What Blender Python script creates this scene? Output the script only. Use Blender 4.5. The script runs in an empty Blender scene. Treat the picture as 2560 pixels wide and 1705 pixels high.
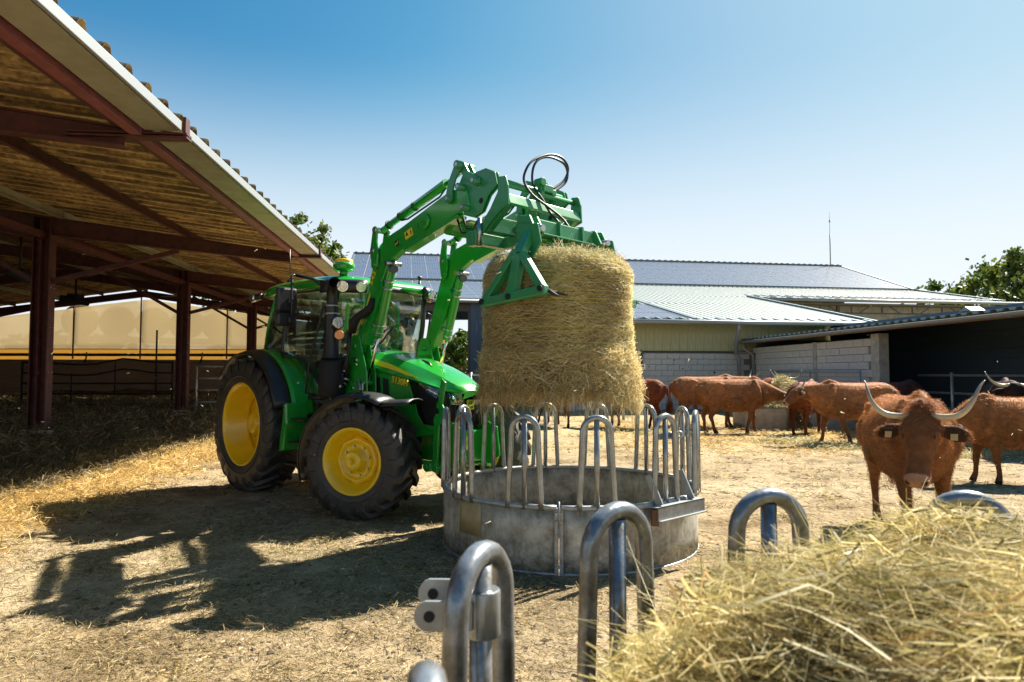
import bpy, bmesh, math, random
import numpy as np
from mathutils import Vector, Matrix
random.seed(7); rng = np.random.default_rng(7)
R = math.radians; PI = math.pi
sc = bpy.context.scene
col = sc.collection

# ---------------------------------------------------------------- camera, sky, sun, exposure
cam_d = bpy.data.cameras.new('camera'); cam = bpy.data.objects.new('camera', cam_d); col.objects.link(cam)
cam_d.lens = 24.0; cam_d.sensor_width = 36.0; cam_d.clip_start = 0.05; cam_d.clip_end = 4000
cam.location = (0, 0, 1.5); cam.rotation_euler = (R(90 + 2.63), 0, 0)
cam_d.dof.use_dof = True; cam_d.dof.focus_distance = 6.6; cam_d.dof.aperture_fstop = 5.6
sc.camera = cam
w = bpy.data.worlds.new('World'); sc.world = w; w.use_nodes = True
wn = w.node_tree; bg = wn.nodes['Background']
SUN_EL, SUN_AZ = 46.0, 48.7          # azimuth measured from +Y towards +X
sky = wn.nodes.new('ShaderNodeTexSky'); sky.sky_type = 'NISHITA'; sky.sun_disc = False
sky.sun_elevation = R(SUN_EL); sky.sun_rotation = R(SUN_AZ)
sky.altitude = 200; sky.air_density = 1.0; sky.dust_density = 1.6; sky.ozone_density = 1.0
bg.inputs[1].default_value = 0.085
# photographic response of the sky: per-channel curve, then haze whitening towards the horizon all the way round
s12 = wn.nodes.new('ShaderNodeVectorMath'); s12.operation = 'SCALE'; s12.inputs['Scale'].default_value = 1 / 12
cu = wn.nodes.new('ShaderNodeRGBCurve')
for ch, pts in enumerate((((0, 0), (1.9, .075), (2.8, .18), (4, .30), (6.8, .42), (12, .60)), ((0, 0), (2.7, .29), (3.85, .44), (5.5, .56), (8, .66), (12, .78)), ((0, 0), (4.35, .54), (5.7, .66), (7.5, .75), (9.5, .80), (12, .86)))):
    c_ = cu.mapping.curves[ch]
    c_.points[0].location = (0, 0); c_.points[-1].location = (1, pts[-1][1])
    for x_, y_ in pts[1:-1]: c_.points.new(x_ / 12, y_)
cu.mapping.update()
tcw = wn.nodes.new('ShaderNodeTexCoord'); sxw = wn.nodes.new('ShaderNodeSeparateXYZ'); wn.links.new(tcw.outputs['Generated'], sxw.inputs[0])
mrw = wn.nodes.new('ShaderNodeMapRange'); mrw.interpolation_type = 'SMOOTHSTEP'; mrw.inputs[1].default_value = .10; mrw.inputs[2].default_value = .44; mrw.inputs[3].default_value = .95; mrw.inputs[4].default_value = 0
mxw = wn.nodes.new('ShaderNodeMix'); mxw.data_type = 'RGBA'; mxw.inputs[7].default_value = (.82, .88, .94, 1)
scw = wn.nodes.new('ShaderNodeVectorMath'); scw.operation = 'SCALE'; scw.inputs['Scale'].default_value = 4.3
wn.links.new(sky.outputs[0], s12.inputs[0]); wn.links.new(s12.outputs[0], cu.inputs['Color']); wn.links.new(sxw.outputs[2], mrw.inputs[0]); wn.links.new(mrw.outputs[0], mxw.inputs[0])
wn.links.new(cu.outputs[0], mxw.inputs[6]); wn.links.new(mxw.outputs[2], scw.inputs[0]); wn.links.new(scw.outputs[0], bg.inputs[0])
sl = bpy.data.lights.new('sun', 'SUN'); so = bpy.data.objects.new('sun', sl); col.objects.link(so)
sl.energy = 4.9; sl.angle = R(0.55); sl.color = (1.0, 0.93, 0.80)
dsun = Vector((math.sin(R(SUN_AZ)) * math.cos(R(SUN_EL)), math.cos(R(SUN_AZ)) * math.cos(R(SUN_EL)), math.sin(R(SUN_EL))))
so.rotation_euler = dsun.to_track_quat('Z', 'Y').to_euler(); so.location = (20, 20, 30)
sc.view_settings.view_transform = 'Standard'; sc.view_settings.look = 'None'
sc.view_settings.exposure = 1.62; sc.view_settings.gamma = 1.0; sc.view_settings.use_curve_mapping = False
sc.render.engine = 'CYCLES'; sc.cycles.use_denoising = True
sc.cycles.max_bounces = 7; sc.cycles.transparent_max_bounces = 12
sc.cycles.caustics_reflective = False; sc.cycles.caustics_refractive = False

# ---------------------------------------------------------------- helpers: objects
def link(name, me, m=None, parent=None):
    o = bpy.data.objects.new(name, me); col.objects.link(o)
    if m is not None and me is not None and len(me.materials) == 0: me.materials.append(m)
    if parent is not None: o.parent = parent
    return o
def tag(o, label=None, cat=None, group=None, kind=None):
    if label: o['label'] = label
    if cat: o['category'] = cat
    if group: o['group'] = group
    if kind: o['kind'] = kind
    return o
def empty(name, loc=(0, 0, 0), rz=0.0):
    o = bpy.data.objects.new(name, None); col.objects.link(o); o.location = loc; o.rotation_euler = (0, 0, rz)
    o.empty_display_size = .2
    return o
def copy_tree(o, parent=None):
    c = o.copy(); col.objects.link(c)
    if parent is not None: c.parent = parent
    for ch in list(o.children): copy_tree(ch, c)
    return c

class MB:
    """collects polygons, builds one mesh"""
    def __init__(s): s.v = []; s.f = []; s.sm = []
    def add(s, vs, fs, smooth=False):
        n = len(s.v); s.v += [tuple(p) for p in vs]; s.f += [tuple(n + i for i in f) for f in fs]; s.sm += [smooth] * len(fs)
        return s
    def box(s, c, d, M=None):
        x, y, z = d[0] / 2, d[1] / 2, d[2] / 2
        vs = [Vector((a * x, b * y, e * z)) for a in (-1, 1) for b in (-1, 1) for e in (-1, 1)]
        if M is not None: vs = [M @ p for p in vs]
        vs = [p + Vector(c) for p in vs]
        return s.add(vs, [(0, 1, 3, 2), (4, 6, 7, 5), (0, 4, 5, 1), (2, 3, 7, 6), (0, 2, 6, 4), (1, 5, 7, 3)])
    def bar(s, a, b, wd, ht, up=(0, 0, 1)):
        """rectangular bar from a to b, width wd sideways, ht along up"""
        a = Vector(a); b = Vector(b); d = b - a; L = d.length; d.normalize()
        upv = Vector(up)
        sd = d.cross(upv)
        if sd.length < 1e-4: sd = d.cross(Vector((1, 0, 0)))
        sd.normalize(); u2 = sd.cross(d).normalized()
        M = Matrix((d, sd, u2)).transposed()
        return s.box((a + b) / 2, (L, wd, ht), M)
    def prism(s, poly, t0, t1, axis='y'):
        """poly of 2d points extruded; axis y: (x,z) poly, axis x: (y,z), axis z: (x,y)"""
        def P(p, t):
            return (p[0], t, p[1]) if axis == 'y' else ((t, p[0], p[1]) if axis == 'x' else (p[0], p[1], t))
        n = len(poly)
        vs = [P(p, t0) for p in poly] + [P(p, t1) for p in poly]
        fs = [tuple(range(n)), tuple(range(2 * n - 1, n - 1, -1))] + [(i, i + n, (i + 1) % n + n, (i + 1) % n) for i in range(n)]
        return s.add(vs, fs)
    def tube(s, pts, r, seg=10, cap=True, up=None, rh=None):
        """round (or elliptical when rh) tube along pts; r scalar or list"""
        P = [Vector(p) for p in pts]; n = len(P)
        rs = r if hasattr(r, '__len__') else [r] * n
        hs = rh if rh is not None else rs
        vs = []; fs = []; prev = Vector(up) if up is not None else None
        for i in range(n):
            d = (P[min(i + 1, n - 1)] - P[max(i - 1, 0)]).normalized()
            if prev is None: prev = Vector((0, 0, 1)) if abs(d.z) < .9 else Vector((1, 0, 0))
            u = (prev - d * prev.dot(d))
            if u.length < 1e-4: u = d.orthogonal()
            u.normalize(); sd = d.cross(u)
            if up is None: prev = u
            for k in range(seg):
                a = 2 * PI * k / seg
                vs.append(P[i] + sd * (math.cos(a) * rs[i]) + u * (math.sin(a) * hs[i]))
        for i in range(n - 1):
            for k in range(seg):
                k2 = (k + 1) % seg
                fs.append((i * seg + k, i * seg + k2, (i + 1) * seg + k2, (i + 1) * seg + k))
        s.add(vs, fs, True)
        if cap:
            s.add(vs[:seg], [tuple(range(seg - 1, -1, -1))]); s.add(vs[-seg:], [tuple(range(seg))])
        return s
    def cyl(s, a, b, r, seg=16): return s.tube([a, b], r, seg)
    def lathe(s, prof, seg=48, M=None, smooth=True):
        """prof: (radius, axial) revolved about local Y axis"""
        vs = []
        for (r, t) in prof:
            for k in range(seg):
                a = 2 * PI * k / seg; vs.append(Vector((math.cos(a) * r, t, math.sin(a) * r)))
        if M is not None: vs = [M @ p for p in vs]
        fs = []
        for i in range(len(prof) - 1):
            for k in range(seg):
                k2 = (k + 1) % seg; fs.append((i * seg + k, i * seg + k2, (i + 1) * seg + k2, (i + 1) * seg + k))
        return s.add(vs, fs, smooth)
    def grid(s, f, nu, nv, smooth=True):
        vs = [f(i / (nu - 1), j / (nv - 1)) for i in range(nu) for j in range(nv)]
        fs = [(i * nv + j, (i + 1) * nv + j, (i + 1) * nv + j + 1, i * nv + j + 1) for i in range(nu - 1) for j in range(nv - 1)]
        return s.add(vs, fs, smooth)
    def mesh(s, name):
        me = bpy.data.meshes.new(name); me.from_pydata([tuple(p) for p in s.v], [], s.f)
        me.polygons.foreach_set('use_smooth', s.sm); me.update()
        return me
    def build(s, name, m, parent=None, bevel=0, recalc=True, solid=0, seg=2):
        me = s.mesh(name)
        if recalc:
            bm = bmesh.new(); bm.from_mesh(me); bmesh.ops.remove_doubles(bm, verts=bm.verts, dist=1e-5)
            bmesh.ops.recalc_face_normals(bm, faces=bm.faces); bm.to_mesh(me); bm.free()
        o = link(name, me, m, parent)
        if solid:
            q = o.modifiers.new('solid', 'SOLIDIFY'); q.thickness = solid; q.offset = 0
        if bevel:
            q = o.modifiers.new('bevel', 'BEVEL'); q.width = bevel; q.segments = seg; q.limit_method = 'ANGLE'; q.angle_limit = R(40)
            q.harden_normals = False
        return o

def vcol(me, arr):
    a = me.color_attributes.new('Col', 'FLOAT_COLOR', 'POINT')
    full = np.ones((len(me.vertices), 4), np.float32); full[:, :3] = arr
    a.data.foreach_set('color', full.ravel())

def blades(name, P, D, L, W, C, m, parent=None, segs=2, bend=.25, taper=True):
    """thin bent leaf strips: P root, D unit direction, L length, W width, C colour"""
    n = len(P); D = D / np.linalg.norm(D, axis=1, keepdims=True)
    rnd = rng.normal(size=(n, 3)); S = np.cross(D, rnd); S /= np.linalg.norm(S, axis=1, keepdims=True) + 1e-9
    B = np.cross(S, D)
    L = L.reshape(-1, 1); W = W.reshape(-1, 1); bn = (rng.normal(size=(n, 1)) * bend) * L
    rows = []
    for k in range(segs + 1):
        t = k / segs
        c = P + D * L * (t - .5) + B * bn * (1 - (2 * t - 1) ** 2)
        wk = W * (1 - .75 * t if taper else 1)
        rows += [c - S * wk / 2, c + S * wk / 2]
    V = np.stack(rows, 1).reshape(-1, 3)
    m2 = 2 * (segs + 1); base = (np.arange(n) * m2).reshape(-1, 1)
    F = np.concatenate([base + np.array([[2 * k, 2 * k + 1, 2 * k + 3, 2 * k + 2]]) for k in range(segs)], 1).reshape(-1)
    me = bpy.data.meshes.new(name); nf = n * segs
    me.vertices.add(len(V)); me.vertices.foreach_set('co', V.astype(np.float32).ravel())
    me.loops.add(nf * 4); me.loops.foreach_set('vertex_index', F.astype(np.int32))
    me.polygons.add(nf); me.polygons.foreach_set('loop_start', np.arange(0, nf * 4, 4, dtype=np.int32))
    me.polygons.foreach_set('loop_total', np.full(nf, 4, np.int32)); me.update(calc_edges=True)
    vcol(me, np.repeat(C, m2, axis=0))
    return link(name, me, m, parent)

# value noise (numpy)
_tab = rng.random((256, 256))
def vnoise(x, y):
    xi = np.floor(x).astype(int); yi = np.floor(y).astype(int); fx = x - xi; fy = y - yi
    fx = fx * fx * (3 - 2 * fx); fy = fy * fy * (3 - 2 * fy)
    g = lambda a, b: _tab[a & 255, b & 255]
    return (g(xi, yi) * (1 - fx) + g(xi + 1, yi) * fx) * (1 - fy) + (g(xi, yi + 1) * (1 - fx) + g(xi + 1, yi + 1) * fx) * fy
def fbm(x, y, o=4, s=1.0):
    v = 0; a = 1; t = 0
    for k in range(o):
        v = v + a * vnoise(x * s + 17 * k, y * s + 31 * k); t += a; a *= .5; s *= 2.03
    return v / t - .5
def sstep(a, b, x):
    t = np.clip((x - a) / (b - a), 0, 1); return t * t * (3 - 2 * t)

# ---------------------------------------------------------------- helpers: materials
def nm(name):
    m = bpy.data.materials.new(name); m.use_nodes = True; nt = m.node_tree
    return m, nt, nt.nodes['Principled BSDF'], nt.nodes, nt.links
def mat(name, c, rough=.6, metal=0, c2=None, scale=6, amt=.5, bump=0, bscale=60, coat=0, spec=.5, stretch=None, sharp=None, coord='Object', dist=.02):
    m, nt, p, N, Lk = nm(name)
    p.inputs['Base Color'].default_value = (*c, 1); p.inputs['Roughness'].default_value = rough; p.inputs['Metallic'].default_value = metal
    p.inputs['Coat Weight'].default_value = coat; p.inputs['Coat Roughness'].default_value = .08
    p.inputs['Specular IOR Level'].default_value = spec
    tc = N.new('ShaderNodeTexCoord'); src = tc.outputs[coord]
    if stretch:
        mp = N.new('ShaderNodeMapping'); mp.inputs['Scale'].default_value = stretch; Lk.new(src, mp.inputs[0]); src = mp.outputs[0]
    if c2 is not None:
        nz = N.new('ShaderNodeTexNoise'); nz.inputs['Scale'].default_value = scale; nz.inputs['Detail'].default_value = 8; nz.inputs['Roughness'].default_value = .65
        Lk.new(src, nz.inputs['Vector'])
        cr = N.new('ShaderNodeValToRGB'); e = cr.color_ramp.elements
        sh = sharp or .25
        e[0].position = .5 - sh / 2 + (.5 - amt) * .3; e[1].position = .5 + sh / 2 + (.5 - amt) * .3
        e[0].color = (*c, 1); e[1].color = (*c2, 1)
        Lk.new(nz.outputs['Fac'], cr.inputs[0]); Lk.new(cr.outputs[0], p.inputs['Base Color'])
        mr = N.new('ShaderNodeMapRange'); mr.inputs[3].default_value = max(.02, rough - .08); mr.inputs[4].default_value = min(1, rough + .12)
        Lk.new(nz.outputs['Fac'], mr.inputs[0]); Lk.new(mr.outputs[0], p.inputs['Roughness'])
    if bump:
        nb = N.new('ShaderNodeTexNoise'); nb.inputs['Scale'].default_value = bscale; nb.inputs['Detail'].default_value = 6
        Lk.new(src, nb.inputs['Vector']); b = N.new('ShaderNodeBump'); b.inputs['Strength'].default_value = bump; b.inputs['Distance'].default_value = dist
        Lk.new(nb.outputs['Fac'], b.inputs['Height']); Lk.new(b.outputs[0], p.inputs['Normal'])
    return m
def vmat(name, rough=.7, trans=0.0, noise=0, nscale=30, spec=.3, bump=0, sheen=0):
    """colour from the mesh's own Col attribute (own colours; cow backs also carry painted sunlight)"""
    m, nt, p, N, Lk = nm(name)
    a = N.new('ShaderNodeVertexColor'); a.layer_name = 'Col'; src = a.outputs[0]
    if noise:
        nz = N.new('ShaderNodeTexNoise'); nz.inputs['Scale'].default_value = nscale; nz.inputs['Detail'].default_value = 6
        tc = N.new('ShaderNodeTexCoord'); Lk.new(tc.outputs['Object'], nz.inputs['Vector'])
        mr = N.new('ShaderNodeMapRange'); mr.inputs[1].default_value = .3; mr.inputs[2].default_value = .7; mr.inputs[3].default_value = 1 - noise; mr.inputs[4].default_value = 1 + noise
        Lk.new(nz.outputs[0], mr.inputs[0])
        mx = N.new('ShaderNodeVectorMath'); mx.operation = 'SCALE'; Lk.new(src, mx.inputs[0]); Lk.new(mr.outputs[0], mx.inputs['Scale']); src = mx.outputs[0]
        if bump:
            b = N.new('ShaderNodeBump'); b.inputs['Strength'].default_value = bump; b.inputs['Distance'].default_value = .02
            Lk.new(nz.outputs['Fac'], b.inputs['Height']); Lk.new(b.outputs[0], p.inputs['Normal'])
    Lk.new(src, p.inputs['Base Color']); p.inputs['Roughness'].default_value = rough; p.inputs['Specular IOR Level'].default_value = spec
    p.inputs['Sheen Weight'].default_value = sheen
    if trans:
        t = N.new('ShaderNodeBsdfTranslucent'); Lk.new(src, t.inputs['Color'])
        mix = N.new('ShaderNodeMixShader'); mix.inputs[0].default_value = trans
        Lk.new(p.outputs[0], mix.inputs[1]); Lk.new(t.outputs[0], mix.inputs[2]); Lk.new(mix.outputs[0], N['Material Output'].inputs[0])
    return m
def glassmat(name, tint=(.75, .85, .82), tr=.75, rough=.02):
    m, nt, p, N, Lk = nm(name)
    t = N.new('ShaderNodeBsdfTransparent'); t.inputs[0].default_value = (*tint, 1)
    g = N.new('ShaderNodeBsdfGlossy'); g.inputs['Roughness'].default_value = rough; g.inputs[0].default_value = (.9, .95, .95, 1)
    f = N.new('ShaderNodeLayerWeight'); f.inputs[0].default_value = 1 - tr
    mr = N.new('ShaderNodeMapRange'); mr.inputs[3].default_value = .17; mr.inputs[4].default_value = .9; Lk.new(f.outputs['Fresnel'], mr.inputs[0])
    mix = N.new('ShaderNodeMixShader'); Lk.new(mr.outputs[0], mix.inputs[0]); Lk.new(t.outputs[0], mix.inputs[1]); Lk.new(g.outputs[0], mix.inputs[2])
    Lk.new(mix.outputs[0], N['Material Output'].inputs[0]); return m

M = {}
M['green'] = mat('green_paint', (.014, .32, .028), .22, 0, coat=.8, c2=(.016, .28, .030), scale=3, bump=.02, bscale=9)
M['green2'] = mat('implement_green_paint', (.02, .25, .075), .34, 0, coat=.3, c2=(.035, .21, .085), scale=5)
M['yellow'] = mat('yellow_paint', (.88, .56, .004), .3, 0, coat=.4, c2=(.80, .50, .01), scale=5)
M['sticker'] = mat('yellow_sticker', (.82, .62, .02), .4)
M['rubber'] = mat('tyre_rubber', (.018, .018, .019), .48, c2=(.06, .052, .042), scale=7, amt=.4, sharp=.35, bump=.15, bscale=40)
M['black'] = mat('black_plastic', (.014, .014, .016), .38, c2=(.022, .021, .021), scale=9)
M['blackm'] = mat('matt_black', (.01, .01, .011), .75)
M['grille'] = mat('grille_mesh', (.006, .006, .007), .6, bump=.5, bscale=180)
M['chrome'] = mat('chrome', (.75, .75, .75), .12, 1)
M['steel'] = mat('steel', (.45, .45, .43), .3, 1)
M['glass'] = glassmat('cab_glass', (.90, .96, .94), .85)
M['lens'] = glassmat('lamp_lens', (.95, .95, .95), .6)
M['reflector'] = mat('lamp_reflector', (.85, .85, .82), .1, 1, bump=.4, bscale=60)
M['amber'] = mat('amber_lens', (.9, .28, .01), .2, coat=.6)
M['interior'] = mat('cab_interior', (.05, .05, .05), .7)
M['galv'] = mat('galvanised_steel', (.42, .45, .46), .42, .45, c2=(.26, .26, .25), scale=14, amt=.5, sharp=.4, bump=.06, bscale=35)
M['galvp'] = mat('weathered_galvanised_sheet', (.31, .31, .28), .55, .25, c2=(.12, .115, .09), scale=9, amt=.52, sharp=.3, bump=.08, bscale=25)
M['galvw'] = mat('worn_galvanised_tube', (.36, .39, .42), .22, .6, c2=(.22, .22, .20), scale=9, amt=.42, sharp=.35, bump=.05, bscale=30)
M['galvn'] = mat('dark_worn_tube', (.30, .32, .35), .27, .6, c2=(.13, .125, .11), scale=11, amt=.48, sharp=.22, bump=.12, bscale=30)
M['gutter'] = mat('zinc_gutter', (.30, .32, .33), .5, .25, c2=(.23, .25, .26), scale=120, amt=.5)
M['gutteru'] = mat('stained_gutter_underside', (.32, .31, .25), .6, .1, c2=(.22, .21, .15), scale=4, sharp=.4)
M['redsteel'] = mat('red_oxide_steel', (.09, .020, .022), .6, 0, c2=(.045, .014, .013), scale=8, bump=.05)
M['cement'] = mat('lichened_fibre_cement', (.40, .27, .10), .85, 0, c2=(.13, .085, .045), scale=3.2, amt=.42, sharp=.22, bump=.35, bscale=25, stretch=(1, .5, 1))
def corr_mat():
    m, nt, p, N, Lk = nm('lichened_rib_shaded_sheet')
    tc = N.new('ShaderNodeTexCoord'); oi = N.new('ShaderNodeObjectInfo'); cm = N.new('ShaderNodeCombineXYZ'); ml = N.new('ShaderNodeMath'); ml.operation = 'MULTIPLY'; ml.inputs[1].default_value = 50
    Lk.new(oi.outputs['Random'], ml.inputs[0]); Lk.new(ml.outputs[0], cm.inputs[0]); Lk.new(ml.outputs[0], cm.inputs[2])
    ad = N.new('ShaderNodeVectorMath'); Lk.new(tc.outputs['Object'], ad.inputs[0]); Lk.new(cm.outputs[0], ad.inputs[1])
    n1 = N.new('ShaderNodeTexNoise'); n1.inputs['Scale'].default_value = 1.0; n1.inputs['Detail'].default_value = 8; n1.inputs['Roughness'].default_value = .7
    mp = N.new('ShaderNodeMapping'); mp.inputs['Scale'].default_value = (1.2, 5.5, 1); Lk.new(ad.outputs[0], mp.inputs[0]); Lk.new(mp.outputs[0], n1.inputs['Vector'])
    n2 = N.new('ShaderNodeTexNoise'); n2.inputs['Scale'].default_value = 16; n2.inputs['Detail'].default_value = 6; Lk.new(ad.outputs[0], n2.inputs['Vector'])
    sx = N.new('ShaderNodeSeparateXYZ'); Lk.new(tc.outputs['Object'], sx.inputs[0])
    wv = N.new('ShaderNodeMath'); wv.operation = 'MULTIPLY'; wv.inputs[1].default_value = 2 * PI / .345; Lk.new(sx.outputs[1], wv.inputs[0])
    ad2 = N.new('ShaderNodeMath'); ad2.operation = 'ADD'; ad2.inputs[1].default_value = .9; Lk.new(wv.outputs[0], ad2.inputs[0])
    cs = N.new('ShaderNodeMath'); cs.operation = 'COSINE'; Lk.new(ad2.outputs[0], cs.inputs[0])  # cosine stripes paint rib shade into the colour, on top of the lichen mottling
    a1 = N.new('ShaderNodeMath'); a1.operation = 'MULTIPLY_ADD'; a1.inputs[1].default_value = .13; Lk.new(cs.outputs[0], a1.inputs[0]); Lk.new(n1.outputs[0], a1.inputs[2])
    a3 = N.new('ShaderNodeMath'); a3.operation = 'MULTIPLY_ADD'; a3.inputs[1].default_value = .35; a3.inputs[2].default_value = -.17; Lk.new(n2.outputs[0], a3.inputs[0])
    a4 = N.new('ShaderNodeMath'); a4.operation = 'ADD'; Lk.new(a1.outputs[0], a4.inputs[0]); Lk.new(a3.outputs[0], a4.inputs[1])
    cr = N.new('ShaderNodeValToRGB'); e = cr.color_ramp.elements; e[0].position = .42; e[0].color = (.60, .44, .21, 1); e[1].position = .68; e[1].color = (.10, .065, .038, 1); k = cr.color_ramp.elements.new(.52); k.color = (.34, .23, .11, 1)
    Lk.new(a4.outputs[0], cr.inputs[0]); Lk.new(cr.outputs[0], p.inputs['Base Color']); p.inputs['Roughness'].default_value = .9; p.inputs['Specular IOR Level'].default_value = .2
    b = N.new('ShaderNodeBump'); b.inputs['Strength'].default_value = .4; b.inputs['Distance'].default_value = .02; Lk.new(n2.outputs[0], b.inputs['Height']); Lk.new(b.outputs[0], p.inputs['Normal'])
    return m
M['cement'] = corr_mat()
M['cement_top'] = mat('weathered_sheet_top', (.09, .075, .05), .9, c2=(.035, .03, .025), scale=20, bump=.3)
M['concrete'] = mat('concrete', (.48, .47, .43), .85, 0, c2=(.28, .27, .24), scale=6, sharp=.4, bump=.2, bscale=30)
M['block'] = mat('concrete_block', (.62, .62, .60), .9, 0, c2=(.42, .42, .40), scale=3, sharp=.5, bump=.25, bscale=45, coord='Generated', stretch=(3, 3, 1))
M['mortar'] = mat('mortar', (.20, .19, .18), .9, bump=.2)
M['clad'] = mat('weathered_cladding', (.52, .52, .30), .75, 0, c2=(.28, .28, .17), scale=5, sharp=.5, coord='Generated', stretch=(1.5, 1.5, .6))
M['roofm'] = mat('pale_metal_roof', (.205, .245, .235), .55, .0, c2=(.18, .22, .215), scale=1.2)
M['roofd'] = mat('blue_grey_flashing', (.10, .16, .19), .45, .4)
M['darkwall'] = mat('dark_boards', (.20, .14, .10), .85, 0, c2=(.30, .21, .14), scale=4, stretch=(.3, .3, 6), bump=.2)
M['slate'] = mat('dark_shed_wall', (.07, .11, .17), .8)
M['frame_dark'] = mat('dark_frame', (.06, .055, .055), .6)
M['wood'] = mat('bark', (.10, .075, .05), .9, 0, c2=(.06, .045, .03), scale=12, bump=.4)
M['hay'] = vmat('hay_blades', .6, .38, spec=.3)
M['leaf'] = vmat('leaves', .5, .35, spec=.4)
M['haybase'] = mat('hay_mass', (.15, .11, .045), .95, 0, c2=(.085, .065, .028), scale=18, bump=1.0, bscale=55, dist=.06)
M['hair'] = vmat('cow_hair', .55, .30, spec=.25)
M['hide'] = vmat('cow_hide', .72, 0, noise=.3, nscale=14, spec=.15, bump=.15)
M['horn'] = vmat('horn', .35, .05, noise=.1, spec=.5)
M['skin'] = vmat('clothes_and_skin', .7, 0)
M['hose'] = mat('hydraulic_hose', (.012, .012, .013), .4)
M['net'] = mat('net_wrap', (.62, .52, .10), .5)
# ---------------------------------------------------------------- ground
def bcoord(x, y): return .9958 * x + .0916 * y
def acoord(x, y): return .9958 * y - .0916 * x
def gh(x, y):
    x = np.asarray(x, float); y = np.asarray(y, float)
    b = bcoord(x, y); a = acoord(x, y)
    h = .34 * sstep(-4.9, -7.0, b) * sstep(36, 33, a)
    lump = sstep(-4.2, -6.0, b)
    h = h + lump * (.34 * fbm(x, y, 4, 1.1) + .06)
    h = h + .035 * fbm(x, y, 3, .35) + .028 * fbm(x + 9, y, 4, 2.2) + .022 * fbm(x, y + 5, 3, 7.0) - .022 * sstep(.25, .40, fbm(x + 3, y + 50, 2, 5.0)) - .02 * np.exp(-((y - .38 * x - 4.0 + .25 * np.sin(x * .7)) / .16) ** 2) * (x < 2.5)
    h = h + 2.15 * sstep(32.9, 35.0, a) * sstep(-.5, -4, b)
    far = np.hypot(x, y)
    h = h * (1 - sstep(60, 110, far)) + sstep(200, 700, far) * 4.0
    return h
def axis(lo, hi, step, far, grow=1.16):
    c = list(np.arange(lo, hi, step)); d = step; v = c[-1]
    while v < far: d *= grow; v += d; c.append(v)
    d = step; v = c[0]; pre = []
    while v > -far: d *= grow; v -= d; pre.append(v)
    return np.array(pre[::-1] + c)
gx = axis(-9.0, 8.5, .045, 1500); gy = axis(1.0, 15, .045, 1500)
GX, GY = np.meshgrid(gx, gy, indexing='ij'); GZ = gh(GX, GY)
nx_, ny_ = GX.shape
me = bpy.data.meshes.new('ground')
V = np.stack([GX, GY, GZ], -1).reshape(-1, 3)
idx = np.arange(nx_ * ny_).reshape(nx_, ny_)
F = np.stack([idx[:-1, :-1], idx[1:, :-1], idx[1:, 1:], idx[:-1, 1:]], -1).reshape(-1, 4)
me.vertices.add(len(V)); me.vertices.foreach_set('co', V.astype(np.float32).ravel())
me.loops.add(F.size); me.loops.foreach_set('vertex_index', F.astype(np.int32).ravel())
me.polygons.add(len(F)); me.polygons.foreach_set('loop_start', np.arange(0, F.size, 4, dtype=np.int32)); me.polygons.foreach_set('loop_total', np.full(len(F), 4, np.int32))
me.polygons.foreach_set('use_smooth', np.ones(len(F), bool)); me.update(calc_edges=True)
bb = bcoord(V[:, 0], V[:, 1]); aa = acoord(V[:, 0], V[:, 1])
dirt = np.array([.40, .30, .18]); pale = np.array([.51, .405, .265]); strawc = np.array([.50, .39, .19]); bed = np.array([.085, .066, .036]); fieldc = np.array([.36, .33, .14]); grass = np.array([.10, .15, .035])
C = np.tile(dirt, (len(V), 1))
def mixc(C, c, t): t = np.clip(t, 0, 1)[:, None]; return C * (1 - t) + c * t
C = mixc(C, pale, sstep(-.15, .25, fbm(V[:, 0], V[:, 1], 4, .55)) * .8)
C = mixc(C, strawc, sstep(11, 15, V[:, 1]) * .75 * sstep(-.25, .15, fbm(V[:, 0] + 4, V[:, 1], 4, .8)))
C = mixc(C, np.array([.17, .115, .06]), sstep(.05, .25, fbm(V[:, 0] + 40, V[:, 1] + 3, 5, 1.3)) * .7)
C = mixc(C, strawc, sstep(-3.9, -4.8, bb) * .8); C = mixc(C, bed, sstep(-5.0, -5.7, bb) * .95)
for (mx_, my_, mr_) in ((.35, 2.7, .55), (1.9, 3.6, .5), (-.2, 4.75, .9), (.9, 7.6, .8)):
    C = mixc(C, np.array([.13, .095, .055]), np.exp(-((V[:, 0] - mx_) ** 2 + (V[:, 1] - my_) ** 2 * 1.6) / mr_ ** 2) * sstep(-.2, .2, fbm(V[:, 0], V[:, 1] + 7, 4, 3.5)) * .85)
C = mixc(C, grass, sstep(45, 60, np.hypot(V[:, 0], V[:, 1]))); C = mixc(C, fieldc, sstep(-.05, .2, fbm(V[:, 0], V[:, 1], 3, .01)) * sstep(60, 90, np.hypot(V[:, 0], V[:, 1])))
vcol(me, C)
m, nt, p, N, Lk = nm('trampled_earth')
a = N.new('ShaderNodeVertexColor'); a.layer_name = 'Col'
tc = N.new('ShaderNodeTexCoord')
def noise(sc_, det=8, rgh=.65, st=None):
    n = N.new('ShaderNodeTexNoise'); n.inputs['Scale'].default_value = sc_; n.inputs['Detail'].default_value = det; n.inputs['Roughness'].default_value = rgh
    if st:
        mp = N.new('ShaderNodeMapping'); mp.inputs['Scale'].default_value = st; Lk.new(tc.outputs['Object'], mp.inputs[0]); Lk.new(mp.outputs[0], n.inputs['Vector'])
    else: Lk.new(tc.outputs['Object'], n.inputs['Vector'])
    return n
def rampc(src, p0, p1, v0, v1):
    r = N.new('ShaderNodeMapRange'); r.inputs[1].default_value = p0; r.inputs[2].default_value = p1; r.inputs[3].default_value = v0; r.inputs[4].default_value = v1; Lk.new(src, r.inputs[0]); return r.outputs[0]
n1 = noise(5, 10); n2 = noise(38, 6, .7); n3 = noise(110, 3)
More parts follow.
